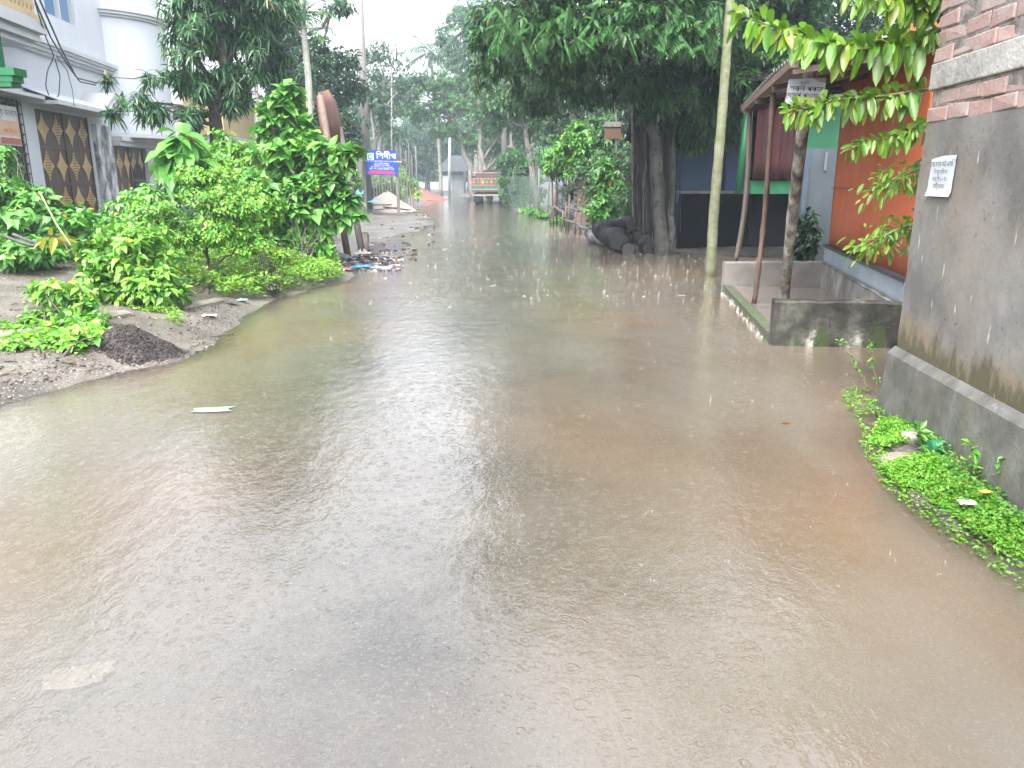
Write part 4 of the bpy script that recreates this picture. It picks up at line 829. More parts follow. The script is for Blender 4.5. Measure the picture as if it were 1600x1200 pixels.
# sign on the grille
hs_ = thing('clinic_board', 'small pale signboard with reddish lettering hung on the brown window grille of the white house', 'sign', hp(17.9, .1, 2.6))
YA_, YB_ = 17.45, 18.35
q = MB(); z0, z1 = 2.28, 3.12
q.fbox(hp(YA_, .07, z0), HE * .92, HN * .03, V3(0, 0, z1 - z0)); q.build('board', M('board_white', (.62, .63, .64), bump=0), hs_)
q = MB(); q.fbox(hp(YA_ + .02, .102, z0 + .2), HE * .88, HN * .004, V3(0, 0, .32)); q.build('orange_band', M('board_peach', [(.3, (.58, .34, .20)), (.7, (.62, .42, .28))], 2, bump=0), hs_)
q = MB(); q.fbox(hp(YA_ + .02, .102, z0 + .02), HE * .88, HN * .004, V3(0, 0, .14)); q.build('red_band', M('board_red', (.42, .13, .10), bump=0), hs_)
text('সূয বনবাস', .20, hp((YA_ + YB_) / 2, .105, z1 - .22), HE, V3(0, 0, 1), M('board_ink', (.10, .16, .22), bump=0), 'lettering', hs_); text('বমে িস ১২', .12, hp((YA_ + YB_) / 2, .11, z0 + .26), HE, V3(0, 0, 1), M('board_redink', (.5, .1, .06), bump=0), 'lettering', hs_)
# rear pale building glimpsed behind the mango tree
rb = thing('pale_house', 'pale single-storey house glimpsed behind the mango tree', 'house', at(370, 300, 33) * V3(1, 1, 0))
a = at(322, 300, 33); b = at(416, 165, 33); q = MB(); q.box((a[0] - 1, 33, 0), (b[0], 38, b[2])); q.build('wall', M('aged_white', [(.3, (.42, .43, .42)), (.7, (.58, .59, .58))], 2), rb)
q = MB(); q.box((a[0] - 1.3, 32.6, b[2]), (b[0] + .3, 38.3, b[2] + .2)); q.build('roof', TRIM, rb)
q = MB(); q.box((a[0] + .6, 32.96, 1.6), (a[0] + 1.5, 32.99, 2.7)); q.build('window', SHADE_BLACK, rb)
yb = thing('cream_house', 'cream coloured upper storey glimpsed through the mango tree leaves', 'house', at(318, 160, 29) * V3(1, 1, 0))
a = at(316, 300, 29.5); b = at(338, 118, 29.5); q = MB(); q.box((a[0] - .4, 29.5, 3.1), (b[0] + .1, 33, b[2])); q.build('upper_wall', CREAM, yb); q = MB(); q.box((a[0] - .4, 29.6, 0), (b[0] + .1, 33, 3.1)); q.build('wall', TRIM, yb); q = MB(); q.box((a[0] - .6, 29.3, b[2]), (b[0] + .3, 33.2, b[2] + .15)); q.build('roof', TRIM, yb)

# green neighbour at the left edge
gn = thing('green_house', 'bright green painted corner of a neighbouring building with a stepped bracket at the left edge', 'house', at(-30, 120, 13.5) * V3(1, 1, 0))
a = at(6, 108, 12.6); q = MB(); q.box((a[0] - .45, 12.45, a[2]), (a[0], 12.65, 7)); q.build('upper_wall', GREENP, gn)
e_ = at(28, 112, 12.5); q = MB(); q.box((a[0] - 2, 12.4, e_[2] - .06), (e_[0], 12.72, e_[2] + .05)); q.box((a[0] - 2, 12.42, e_[2] - .15), (e_[0] - .05, 12.70, e_[2] - .06)); q.box((a[0] - 2, 12.43, e_[2] - .22), (e_[0] - .09, 12.69, e_[2] - .15)); q.build('bracket', GREENP, gn)
q = MB(); q.box((a[0] - 2.6, 12.45, 0), (a[0] - .3, 12.65, e_[2] - .22)); q.build('lower_wall', TRIM, gn)
# cream balusters low at the left (garden railing)
gr_ = thing('garden_railing', 'low cream balustrade mostly buried under climbing plants at the left edge', 'railing', at(10, 330, 15.5) * V3(1, 1, 0))
q = MB(); q.box((-11.2, 14.2, 1.72), (-9.55, 14.36, 1.82)); q.build('rail', CREAM, gr_)
for x in np.arange(-11.1, -9.6, .16):
    q = MB(); q.lathe((x, 14.28, .95), [(r_, z * 1.25) for r_, z in prof], 8); q.build('baluster', CREAM, gr_, True)
q = MB(); q.box((-11.2, 14.18, .3), (-9.5, 14.4, .95)); q.build('kerb', CREAM, gr_)

# electric cables near the house
def cable(label, pts, r=.012, sag=.0, group=None):
    P = np.array(pts, float); t = np.linspace(0, 1, 26); tt = np.linspace(0, 1, len(P)); Q = np.stack([np.interp(t, tt, P[:, i]) for i in range(3)], 1); Q[:, 2] -= sag * np.sin(t * math.pi)
    q = MB(); q.tube(Q, r, 5); return tag(q.build('electric_cable', WIREM, None, True, loc=Q[0]), label, 'cable', group)
def hwx(x, y, o=.5):   # point o in front of facade
    lo, hi = 14.5, 30.
    for _ in range(40):
        md = (lo + hi) / 2; d = ray(x, y); 
        X = d[0] / d[1] * md; f = X - hp(md, o, 0)[0]
        if f > 0: lo = md
        else: hi = md
    return at(x, y, md)
cable('upper cable of the twisted bundle running down to the gate canopy', [hwx(60, -5, 1.2), hwx(95, 75, .9), hwx(120, 122, .6), hwx(152, 130, .5)], .020)
cable('middle cable of the twisted bundle reaching the house corner', [hwx(52, -5, 1.3), hwx(80, 60, 1.0), hwx(108, 105, .6), hwx(125, 128, .5), hwx(150, 133, .5)], .018)
cable('lowest cable hanging in a loose loop on the white wall', [hwx(55, 5, 1.2), hwx(72, 60, 1), hwx(85, 88, .6), hwx(74, 110, .5), hwx(71, 135, .5), hwx(80, 158, .5), hwx(92, 150, .5), hwx(94, 120, .5), hwx(86, 92, .5)], .014)
cable('thin cable dangling from the bundle above the gate gable', [hwx(88, 88, .6), hwx(105, 110, .5), hwx(113, 140, .5), hwx(116, 165, .8)], .010)

# ================================================================== MANGO TREE
b_ = at(337, 262, 17); b_[2] = gz(b_[0], b_[1])
tree('mango_tree', 'dark mango tree with long drooping leaves in front of the white house', 'tree', [b_, at(336, 200, 17), at(340, 130, 17), at(350, 60, 17)], .15, .09,
     [(at(350, 30, 17), (1.2, 1.1, 1.0)), (at(300, 70, 16.6), (.65, .7, .7)), (at(410, 60, 17.3), (.75, .8, .9)), (at(320, 130, 16.8), (.6, .6, .5)), (at(385, 130, 17.2), (.7, .7, .6)), (at(345, -40, 17), (1.3, 1.2, .9)), (at(298, 185, 16.5), (.5, .5, .32)), (at(215, 165, 16.2), (.42, .4, .3)), (at(175, 178, 16), (.22, .22, .2)), (at(240, 175, 16.2), (.35, .3, .25)), (at(283, 20, 16.8), (.5, .5, .6)), (at(410, 10, 17), (.8, .8, .7)), (at(232, 125, 16.3), (.25, .25, .2)), (at(165, 122, 16), (.2, .2, .12)), (at(430, 100, 17.6), (.5, .5, .6)), (at(280, 120, 16.8), (.35, .4, .4)), (at(365, 160, 17), (.45, .4, .3))],
     1750, 9, .23, .2, leafmat('leaf_mango', [(.035, .115, .045), (.06, .165, .06), (.025, .08, .03), (.08, .2, .075)], rough=.3), BARK, 'lance', None, 1.15, .45, .35, sub=8, twigs=5, back=.15)

# ================================================================== LEFT BANK PLANTS
def cb(x, y, Y): return at(x, y, Y)
bush('broadleaf_bush', 'bright round bush with broad pointed leaves nearest the soil heap', [cb(225, 400, 8.6), cb(170, 425, 8.3), cb(260, 445, 8.5), cb(200, 370, 8.9), cb(225, 450, 8.3), cb(140, 400, 8.6)], [(.42, .42, .32), (.34, .35, .30), (.30, .3, .28), (.36, .36, .25), (.4, .3, .25), (.25, .25, .2)], 620, 6, .115, .52, G['bright'], base_=gnd(220, 492, .15), curl=.3)
bush('broadleaf_plant', 'smaller loose broad-leaved plant standing over the concrete kerb', [cb(105, 470, 7.3), cb(130, 505, 7.1), cb(80, 500, 7.2), cb(110, 530, 6.9), cb(75, 455, 7.5)], [(.27, .25, .22), (.25, .22, .2), (.25, .22, .22), (.28, .22, .16), (.2, .2, .16)], 240, 6, .105, .55, G['bright'], base_=gnd(110, 540, .1), curl=.3)
bush('creeping_plant', 'low creeping plant with rounded leaves spilling over the kerb end', [cb(60, 540, 6.5), cb(110, 535, 6.6), cb(20, 555, 6.3), cb(95, 560, 6.4), cb(-30, 560, 6.2), cb(140, 520, 6.8), cb(30, 515, 6.8), cb(80, 515, 6.9), cb(125, 548, 6.5), cb(-10, 530, 6.6), cb(60, 555, 6.3)], [(.24, .2, .15), (.24, .2, .15), (.2, .18, .1), (.25, .2, .15), (.2, .16, .1), (.26, .25, .13), (.24, .22, .14), (.24, .2, .1), (.2, .15, .09), (.25, .2, .1), (.2, .2, .12)], 620, 6, .075, .72, G['bright'], base_=gnd(70, 575, .08), curl=.3, droop=.1)
tree('young_tree', 'small bushy young tree with tiny bright leaves above the grassy bank', 'tree', [gnd(322, 468, .12), cb(325, 420, 10.4), cb(322, 380, 10.4)], .035, .02,
     [(cb(330, 320, 10.4), (.55, .5, .34)), (cb(270, 340, 10.2), (.4, .4, .3)), (cb(385, 335, 10.5), (.38, .35, .3)), (cb(310, 280, 10.7), (.45, .4, .3)), (cb(365, 290, 10.8), (.4, .4, .28)), (cb(290, 375, 10.2), (.4, .3, .22)), (cb(350, 370, 10.3), (.4, .3, .22)), (cb(230, 330, 10.5), (.3, .3, .25)), (cb(385, 385, 10.4), (.25, .3, .2))],
     1500, 9, .06, .6, G['bright'], BARK, 'ovate', None, 1.2, .2, .2, sub=8, twigs=4, back=.1)
bush('leafy_sapling', 'tall dense sapling with very large pale green leaves beside the rusty board', [cb(450, 160, 14.2), cb(425, 195, 14), cb(470, 215, 14), cb(430, 250, 13.8), cb(490, 260, 13.8), cb(450, 300, 13.6), cb(510, 240, 13.8), cb(535, 250, 13.9), cb(420, 330, 13.6), cb(520, 300, 13.7), cb(545, 310, 13.7), cb(475, 345, 13.5), cb(540, 340, 13.7), cb(405, 290, 13.7)],
     [(.35, .35, .35), (.4, .4, .35), (.42, .4, .4), (.5, .45, .4), (.5, .45, .4), (.6, .5, .4), (.4, .4, .35), (.32, .35, .3), (.5, .45, .35), (.4, .4, .35), (.25, .3, .3), (.55, .45, .35), (.28, .3, .25), (.4, .4, .4)], 1050, 4, .215, .78, leafmat('leaf_sapling', [(.08, .27, .04), (.14, .37, .06), (.055, .19, .03), (.20, .42, .07)], rough=.36), 'heart', 1.2, base_=V3(-4.0, 13.8, .25), stems=3, curl=.22, stemr=.03, cat='sapling', sub=7, droop=.12, up=.5)
bush('undergrowth_bush', 'shaded bush with medium leaves under the tall sapling at the water edge', [cb(440, 380, 13), cb(490, 385, 13.2), cb(505, 345, 13.5), cb(480, 320, 13.3)], [(.5, .4, .35), (.35, .35, .32), (.35, .35, .35), (.45, .4, .35)], 300, 6, .16, .55, G['fresh'], base_=gnd(470, 420, .15), curl=.3)
bush('small_shrub', 'light green shrub with small leaves in front of the tall sapling', [cb(425, 400, 11.8), cb(400, 385, 11.7), cb(445, 420, 11.8)], [(.3, .3, .22), (.25, .25, .2), (.25, .25, .18)], 260, 7, .075, .55, G['lime'], base_=gnd(425, 450, .15))
bush('large_leaf_plant', 'upright plant with huge soft pale leaves in front of the mango trunk', [cb(280, 215, 13.5), cb(285, 245, 13.4), cb(272, 250, 13.4)], [(.22, .22, .2), (.35, .3, .2), (.3, .3, .2)], 20, 5, .52, .55, G['fresh'], base_=V3(-5.75, 13.5, .4), stems=2, curl=.55, droop=.5, spread=1.2)
bush('climbing_vine', 'mass of climbing vine with lobed leaves heaped over the left railing', [cb(20, 320, 11.5), cb(65, 345, 11), cb(15, 360, 10.5), cb(110, 365, 11), cb(35, 300, 12), cb(60, 395, 10), cb(-25, 310, 11), cb(120, 345, 12), cb(5, 255, 12.5), cb(20, 390, 9.7), cb(-40, 385, 9.8), cb(85, 330, 12)],
     [(.6, .5, .4), (.5, .5, .4), (.6, .5, .4), (.5, .5, .35), (.5, .5, .35), (.45, .4, .3), (.6, .6, .5), (.4, .4, .3), (.4, .3, .3), (.5, .4, .3), (.5, .4, .4), (.5, .4, .35)], 900, 5, .13, .8, G['fresh'], 'heart', 1.2, .4, base_=V3(-6.5, 11, .4), stems=2, curl=.3, cat='vine')
bush('background_shrub', 'broad shrub with mid green leaves filling the gap below the patterned gates', [cb(150, 352, 13), cb(200, 338, 13.5), cb(185, 365, 12), cb(240, 318, 13), cb(130, 370, 11.5), cb(250, 350, 12), cb(215, 350, 12.5)], [(.6, .5, .3), (.55, .5, .3), (.6, .5, .3), (.45, .5, .33), (.5, .5, .3), (.5, .5, .35), (.5, .5, .35)], 800, 6, .12, .6, G['fresh'], base_=V3(-6.4, 12.5, .4))
bush('background_shrub', 'fresh green shrub behind the young tree below the mango trunk', [cb(330, 260, 14.5), cb(380, 250, 15), cb(300, 285, 14), cb(370, 290, 14), cb(410, 240, 15.5), cb(350, 235, 16), cb(385, 345, 12.6), cb(340, 350, 12.6)], [(.6, .5, .4), (.5, .5, .4), (.7, .6, .4), (.7, .6, .5), (.6, .5, .4), (.6, .5, .4), (.6, .6, .6), (.5, .5, .35)], 800, 6, .12, .6, G['bright'], base_=V3(-5.6, 14.5, .45))
bush('background_shrub', 'dim green shrub along the foot of the white house', [hp(y, 2.2, .62) for y in (18, 19.8, 21.5, 23.5, 25.5)], [(1.0, 1.0, .36)] * 5, 800, 6, .14, .6, G['mid'], base_=hp(21, 2.2, .5))
bush('trailing_vine', 'long bare trailing vine with one large yellowing leaf before the climbing plants', [cb(82, 372, 8.8)], [(.10, .05, .08)], 3, 2, .22, .55, G['yellow'], 'heart', base_=cb(142, 412, 8.6), stems=1, curl=.2, cat='vine')
q_ = bpy.data.objects['trailing_vine']; q = MB(); q.tube(np.array([cb(62, 300, 9), cb(88, 350, 8.8), cb(112, 385, 8.7), cb(142, 415, 8.6)]), .010, 6); q.build('stem', M('vine_stem', [(.3, (.16, .24, .08)), (.7, (.26, .34, .14))], 8), q_, True)
for ch in q_.children:
    pass
cable('coil of black hose lying among the vines at the left edge', [cb(5, 368, 9.3), cb(30, 378, 9.2), cb(50, 384, 9.2), cb(68, 382, 9.2), cb(50, 378, 9.25), cb(20, 366, 9.3)], .022)
# grassy ground cover
def carpet(name, label, poly, n, L, Lw, leaf, hz, cat, z0=.0, seed=0, rows='small', clump=True, px=True):
    P = scatter([gnd(*p_)[:2] for p_ in poly] if px else poly, n)
    e = []
    q = MB(); zz_ = np.array([gz(a, b) for a, b in P]); hn_ = np.array([noise.noise((a * 2.3, b * 2.3, seed)) for a, b in P]); hf_ = np.array([noise.noise((a * 7, b * 7, seed + 3)) for a, b in P])
    keep = (hn_ + .5 * hf_ > -.42); hgt = np.maximum(.02, hz * (.55 + .7 * hn_ + .35 * hf_))
    P3 = np.stack([P[:, 0], P[:, 1], np.maximum(zz_, 0) + z0 + hgt * rng.random(n) ** .6], 1)[keep]; n_ = len(P3)
    D = unit(np.stack([rng.normal(0, 1, n_), rng.normal(-.25, 1, n_), rng.uniform(.0, .9, n_)], 1)); Nn = unit(V3(0, 0, 1) + rng.normal(0, .4, (n_, 3)))
    leaves(q, P3, D, Nn, L * rng.uniform(.6, 1.2, n_), L * Lw, rows, .12, .3)
    o = q.build(name, leaf, None); return tag(o, label, cat, kind='stuff')
carpet('grass', 'yellow-green grassy ground cover on the left bank below the sapling', [(310, 478), (350, 482), (398, 474), (458, 459), (538, 441), (526, 416), (470, 396), (400, 388), (320, 398), (240, 428), (270, 468)], 26000, .08, .42, G['grass'], .36, 'ground cover', seed=2)
carpet('grass', 'thin grass tufts behind the soil heap', [(170, 505), (270, 500), (290, 530), (250, 520), (190, 512)], 900, .09, .16, G['grass'], .12, 'ground cover', seed=5)
carpet('grass', 'patchy weeds on the mud behind the concrete kerb', [(-60, 395), (60, 400), (200, 420), (300, 440), (300, 490), (200, 500), (150, 470), (60, 450), (-60, 445)], 9000, .085, .4, G['fresh'], .24, 'ground cover', seed=8)
carpet('ground_cover', 'bright creeping water weed along the foot of the brick building', [(1372, 735), (1420, 716), (1470, 725), (1530, 775), (1620, 850), (1700, 960), (1640, 905), (1560, 858), (1510, 835), (1480, 800), (1420, 775)], 9000, .024, .62, G['water_weed'], .055, 'ground cover', seed=3)
carpet('ground_cover', 'sparse outlying sprigs of water weed fraying into the shallow water', [(1335, 640), (1345, 700), (1385, 770), (1440, 815), (1520, 870), (1640, 960), (1700, 990), (1640, 890), (1500, 800), (1400, 730), (1370, 690)], 900, .024, .6, G['water_weed'], .03, 'ground cover', seed=13)
carpet('ground_cover', 'small bright weed patch by the plinth corner', [(1355, 690), (1375, 660), (1420, 655), (1432, 680), (1415, 700), (1375, 702)], 2300, .024, .62, G['water_weed'], .06, 'ground cover', seed=4)
carpet('ground_cover', 'sparse drowned weeds at the water edge near the plinth', [(1310, 612), (1340, 605), (1392, 625), (1400, 655), (1345, 655), (1320, 640)], 500, .028, .45, G['water_weed'], .05, 'ground cover', seed=6)
carpet('ground_cover', 'dull fringe of weeds between plinth and bright creeping weed', [(1425, 690), (1470, 690), (1500, 720), (1560, 765), (1640, 840), (1600, 845), (1500, 770), (1440, 715)], 1800, .03, .5, G['fresh'], .10, 'ground cover', seed=7)
def weed(label, x, y, h, n, L, leaf, top):
    a = gnd(x, y, .03); o = thing('tall_weed', label, 'weed', a, 'weeds beside the plinth'); q = MB(); l = MB(); k = at(top[0], top[1], a[1]); P = limb(a, k, 8, 0, .05); q.tube(P, [.005, .002], 5)
    C = P[rng.integers(2, 8, n)] + rng.normal(0, .01, (n, 3)); D = unit(rng.normal(0, 1, (n, 3)) + V3(0, -.2, .3)); leaves(l, C, D, unit(V3(0, -.3, 1) + rng.normal(0, .3, (n, 3))), L * rng.uniform(.6, 1.2, n), L * .45, 'small'); q.build('stem', TWIG, o); l.build('leaves', leaf, o)
weed('thin weed with tiny leaves leaning left in front of the mossy platform wall', 1365, 612, .4, 34, .035, G['fresh'], (1312, 532))
weed('upright thin weed with tiny leaves beside the plinth corner', 1372, 615, .4, 40, .035, G['fresh'], (1360, 535))
weed('leafy weed against the plinth above the white packet', 1525, 752, .3, 26, .05, G['bright'], (1520, 690))
weed('second leafy weed further along the plinth near the frame edge', 1568, 770, .3, 22, .05, G['fresh'], (1562, 715))
weed('drooping weed by the stones at the plinth', 1440, 700, .2, 18, .07, G['fresh'], (1432, 668))

# ------------------------------------------------------------------ left bank: kerbs, soil, litter
KERB = M('kerb_concrete', [(.3, (.10, .10, .075)), (.6, (.19, .18, .15)), (.75, (.26, .25, .22))], 4, (1, 1, 1), .6, .6, 25, spots=(5, .56, (.07, .10, .03)))
def beam(label, a, b, w_, z0, z1):
    a = np.asarray(a, float); b = np.asarray(b, float); d = unit((b - a) * V3(1, 1, 0)); nn = V3(-d[1], d[0], 0); n = 24; q = MB(); V = []
    for t in np.linspace(0, 1, n):
        c = a + (b - a) * t; c[2] = 0; j = .01 * noise.noise((t * 14, z1, 2)); V += [c + V3(0, 0, z0), c + V3(0, 0, z1 - .02 + j), c + nn * .02 + V3(0, 0, z1 + j), c + nn * (w_ - .02) + V3(0, 0, z1 + j), c + nn * w_ + V3(0, 0, z1 - .02), c + nn * w_ + V3(0, 0, z0)]
    i = np.arange(n - 1)[:, None] * 6; j = np.arange(5)[None]; q.add(np.array(V), np.stack([i + j, i + j + 6, i + j + 7, i + j + 1], -1).reshape(-1, 4))
    q.f.append((np.array([[0, 1, 2, 3, 4, 5]]), 0)); q.f.append((np.array([[5, 4, 3, 2, 1, 0]]) + (n - 1) * 6, 0))
    return tag(q.build('concrete_kerb', KERB, None, loc=a * V3(1, 1, 0)), label, 'kerb')
beam('long mossy concrete kerb running through the plants behind the soil heap', gnd(-60, 548, .2), gnd(205, 490, .24), .22, -.1, .27)
beam('broken kerb end at the left edge beside the muddy water', gnd(-60, 610, .1), gnd(44, 577, .1), .2, -.1, .13)
beam('further stretch of old kerb leading under the young tree', gnd(212, 492, .2), gnd(350, 462, .2), .16, -.1, .17)
sh = MB(); c0 = gnd(214, 549, .06); nr_, na = 26, 60; V = [c0 + V3(0, 0, .2)]
for r_ in range(1, nr_):
    for k in range(na):
        an = 2 * math.pi * k / na; f_ = r_ / (nr_ - 1); R = .37 * (1 + .3 * noise.noise((math.cos(an) * 1.4, math.sin(an) * 1.4, 3))); x = c0[0] + math.cos(an) * R * f_ * 1.0; y = c0[1] + math.sin(an) * R * f_ * .8
        z = max(gz(x, y), -.02) - .01 + (.19 * max(0, 1 - f_ ** 1.3)) * (1 + .6 * noise.noise((x * 3, y * 3, 1))) + .022 * noise.noise((x * 16, y * 16, 4)) + .014 * noise.noise((x * 38, y * 38, 7)); V.append((x, y, z))
F4 = [(1 + (r_ - 1) * na + k, 1 + (r_ - 1) * na + (k + 1) % na, 1 + r_ * na + (k + 1) % na, 1 + r_ * na + k) for r_ in range(1, nr_ - 1) for k in range(na)]
sh.add(np.array(V), np.array(F4)); sh.f.append((np.array([[0, 1 + k, 1 + (k + 1) % na] for k in range(na)]), 0))
SOIL = M('dark_soil', [(.3, (.025, .021, .021)), (.55, (.055, .045, .043)), (.75, (.10, .085, .08))], 18, (1, 1, 1), .7, .8, 60, spots=(70, .64, (.2, .18, .17)))
so = sh.build('soil_heap', SOIL, None, False, loc=c0); tag(so, 'small heap of dark crumbly soil on the muddy left bank', 'soil heap')
q = MB()
def chips(q, cx_, n, smin, smax, flat=.4, m=lambda: 0):
    for i in range(n):
        x, y, z = cx_(); s_ = rng.uniform(smin, smax); d = rdir(8); C = np.array([(-1, -1, -1), (1, -1, -1), (1, 1, -1), (-1, 1, -1), (-1, -1, 1), (1, -1, 1), (1, 1, 1), (-1, 1, 1)]) * .5 * s_ * V3(1, rng.uniform(.4, 1), flat) + d * s_ * .18
        a = rng.uniform(0, 6.28); ca, sa = math.cos(a), math.sin(a); C = np.stack([C[:, 0] * ca - C[:, 1] * sa, C[:, 0] * sa + C[:, 1] * ca, C[:, 2]], 1); q.hexa(C + V3(x, y, z), m())
def onheap():
    a = rng.uniform(0, 6.28); f_ = rng.random() ** .6 * 1.12; R = .37 * (1 + .3 * noise.noise((math.cos(a) * 1.4, math.sin(a) * 1.4, 3))); x = c0[0] + math.cos(a) * R * f_; y = c0[1] + math.sin(a) * R * f_ * .8
    return x, y, .004 + max(gz(x, y), -.02) - .01 + .19 * max(0, 1 - f_ ** 1.3) * (1 + .6 * noise.noise((x * 3, y * 3, 1))) + .003
chips(q, onheap, 2600, .006, .024, .7); ob = q.build('crumbs', [SOIL], so); tag(ob, kind='stuff')
GRAVEL = [M('gravel_a', (.17, .155, .14), bump=0), M('gravel_b', (.06, .05, .045), bump=0), M('gravel_c', (.30, .285, .27), bump=0)]
q = MB(); pts = scatter([gnd(*p_)[:2] for p_ in ((-20, 640), (120, 592), (290, 570), (375, 535), (392, 492), (345, 482), (280, 505), (300, 545), (200, 580), (60, 580), (-20, 605))], 1300); it = iter(pts)
def onbank():
    p_ = next(it); return p_[0], p_[1], gz(p_[0], p_[1]) + .003
chips(q, onbank, 1300, .005, .02, .45, lambda: int(rng.choice(3, p=[.45, .45, .1]))); tag(q.build('gravel', GRAVEL, None), 'loose gravel and crumbs scattered over the wet left bank', 'gravel', kind='stuff')
WP = M('white_plastic', [(.3, (.62, .63, .62)), (.7, (.74, .74, .73))], 9, (1, 1, 1), .4, .3, 30)
def rag(name, label, cat, c, sx_, sy_, hgt_, mat, rz=0., seed=0, n=9, z=None, group=None):
    """crumpled sheet lying on the ground or water"""
    q = MB(); V = []
    for j in range(n):
        for i in range(n):
            u, v_ = i / (n - 1) - .5, j / (n - 1) - .5; e_ = 1 + .3 * noise.noise((u * 3 + seed, v_ * 3, seed)); x = u * sx_ * e_; y = v_ * sy_ * e_
            X = c[0] + x * math.cos(rz) - y * math.sin(rz); Y = c[1] + x * math.sin(rz) + y * math.cos(rz)
            V.append((X, Y, (c[2] if z is None else z) + .004 + hgt_ * abs(noise.noise((u * 5 + seed, v_ * 5, seed + 2))) * (1.2 - 2 * max(abs(u), abs(v_)))))
    i = (np.arange(n - 1)[:, None] * n + np.arange(n - 1)[None]).ravel(); q.add(np.array(V), np.stack([i, i + 1, i + n + 1, i + n], 1))
    return tag(q.build(name, mat, None, True, loc=c), label, cat, group)
def onb(x, y, dz=.0): p_ = gnd(x, y, .1); p_ = gnd(x, y, max(gz(p_[0], p_[1]), 0)); p_[2] = max(gz(p_[0], p_[1]), 0) + dz; return p_
rag('plastic_scrap', 'flat white plastic scrap on the mud below the young tree', 'litter', onb(326, 495, .01), .16, .1, .03, WP, .2, 1)
rag('plastic_scrap', 'small blue and white plastic scrap at the end of the grassy bank', 'litter', onb(380, 481, .01), .12, .1, .05, M('pale_blue_plastic', (.25, .45, .62), bump=0), .5, 2)
rag('plastic_scrap', 'dark plastic scrap beside the small blue scrap', 'litter', onb(362, 482, .01), .18, .1, .04, M('dark_plastic', (.05, .05, .055), bump=0), .1, 3)
GW = M('green_white_wrapper', [(.35, (.12, .20, .12)), (.6, (.2, .24, .19))], 7, (1, 1, 1), .4, .2, 30)
rag('floating_wrapper', 'pale green-white wrapper floating on the brown water near the left bank', 'litter', gnd(333, 641), .26, .11, .02, GW, .15, 4, z=.002)
rag('submerged_rag', 'pale torn rag lying under shallow water at the lower left', 'litter', gnd(118, 1056), .20, .11, .004, M('rag_pale', [(.3, (.66, .63, .56)), (.7, (.78, .75, .68))], 12, bump=.3), .25, 5, z=-.006)
rag('submerged_rag', 'faint pale scrap under water above the larger torn rag', 'litter', gnd(202, 984), .09, .07, .002, M('rag_faint', (.17, .16, .14), bump=.1), .25, 6, z=-.007)
rag('floating_leaf', 'small dark floating leaf on the water before the plinth', 'leaf', gnd(1227, 662), .05, .03, .015, G['dry'], .4, 7, n=5, z=.002)
rag('white_packet', 'small white crumpled packet on the bright creeping weed', 'litter', gnd(1511, 786, .07), .075, .05, .02, WP, -.1, 8, n=6)
rag('floating_leaf', 'orange-yellow fallen leaf on the weeds beside the plinth', 'leaf', gnd(1540, 769, .09), .05, .035, .02, M('leaf_orange', (.62, .33, .06), bump=0), .4, 9, n=5)
rag('floating_leaf', 'pale fallen leaf at the edge of the weed carpet below the white packet', 'leaf', gnd(1478, 799, .03), .05, .025, .015, G['fresh'], -.4, 10, n=5)
rag('floating_leaf', 'thin pale floating leaf in front of the concrete platform', 'leaf', gnd(1065, 462), .09, .04, .01, M('leaf_tan', (.4, .36, .28), bump=0), -.1, 12, n=5, z=.002)
def stone(label, c, s_, mat, seed):
    q = MB(); V = []; n1, n2 = 8, 14
    for i in range(n1 + 1):
        for j in range(n2):
            th, ph = math.pi * i / n1, 2 * math.pi * j / n2; d = V3(math.sin(th) * math.cos(ph), math.sin(th) * math.sin(ph), math.cos(th)); V.append(np.asarray(c) + d * np.asarray(s_) * (1 + .3 * noise.noise(tuple(d * 1.6 + seed))))
    q.add(np.array(V), np.array([(i * n2 + j, i * n2 + (j + 1) % n2, (i + 1) * n2 + (j + 1) % n2, (i + 1) * n2 + j) for i in range(n1) for j in range(n2)])); return tag(q.build('stone', mat, None, True, loc=c), label, 'stone')
STONE = M('stone', [(.3, (.17, .16, .14)), (.7, (.30, .285, .26))], 9, bump=.6)
stone('grey rounded stone between the weed patch and the plinth', gnd(1428, 685, .03), (.085, .07, .05), STONE, 1)
stone('flat grey stone at the foot of the plinth behind the weeds', gnd(1498, 728, .02), (.11, .12, .035), STONE, 4)
stone('flat muddy stone just above water between the two weed patches', gnd(1408, 718, .0), (.13, .09, .03), M('muddy_stone', [(.3, (.16, .14, .10)), (.7, (.26, .23, .18))], 9, bump=.5), 7)
gp = thing('drain_pipe', 'short dark green plastic drain pipe stub sticking out of the plinth', 'pipe', gnd(1466, 695, .05))
a = gnd(1452, 700, .06); bvec = gnd(1482, 696, .06)
GP = M('dark_green_plastic', [(.3, (.01, .10, .045)), (.7, (.02, .15, .07))], 9, rough=.4, bump=.1)
q = MB(); q.tube([a, bvec + V3(.06, 0, 0)], [.042, .042], 14); q.build('pipe', GP, gp, True); q = MB(); q.tube([a - V3(.004, 0, 0), a + V3(.018, 0, 0)], [.048, .048], 14); q.build('collar', GP, gp)
stick = [('thin dark stick lying on the mud beside the small white scrap', (330, 528), (365, 523), .008), ('short dark twig on the mud below the soil heap', (105, 588), (136, 585), .008), ('bent thin twig standing in the mud near the soil heap', (312, 525), (320, 545), .005)]
for lab, a, b, r_ in stick:
    q = MB(); q.tube(limb(onb(*a, .015), onb(*b, .012), 6, 0, .06), r_, 6); tag(q.build('stick', DARKW, None, True, loc=onb(*a)), lab, 'stick')

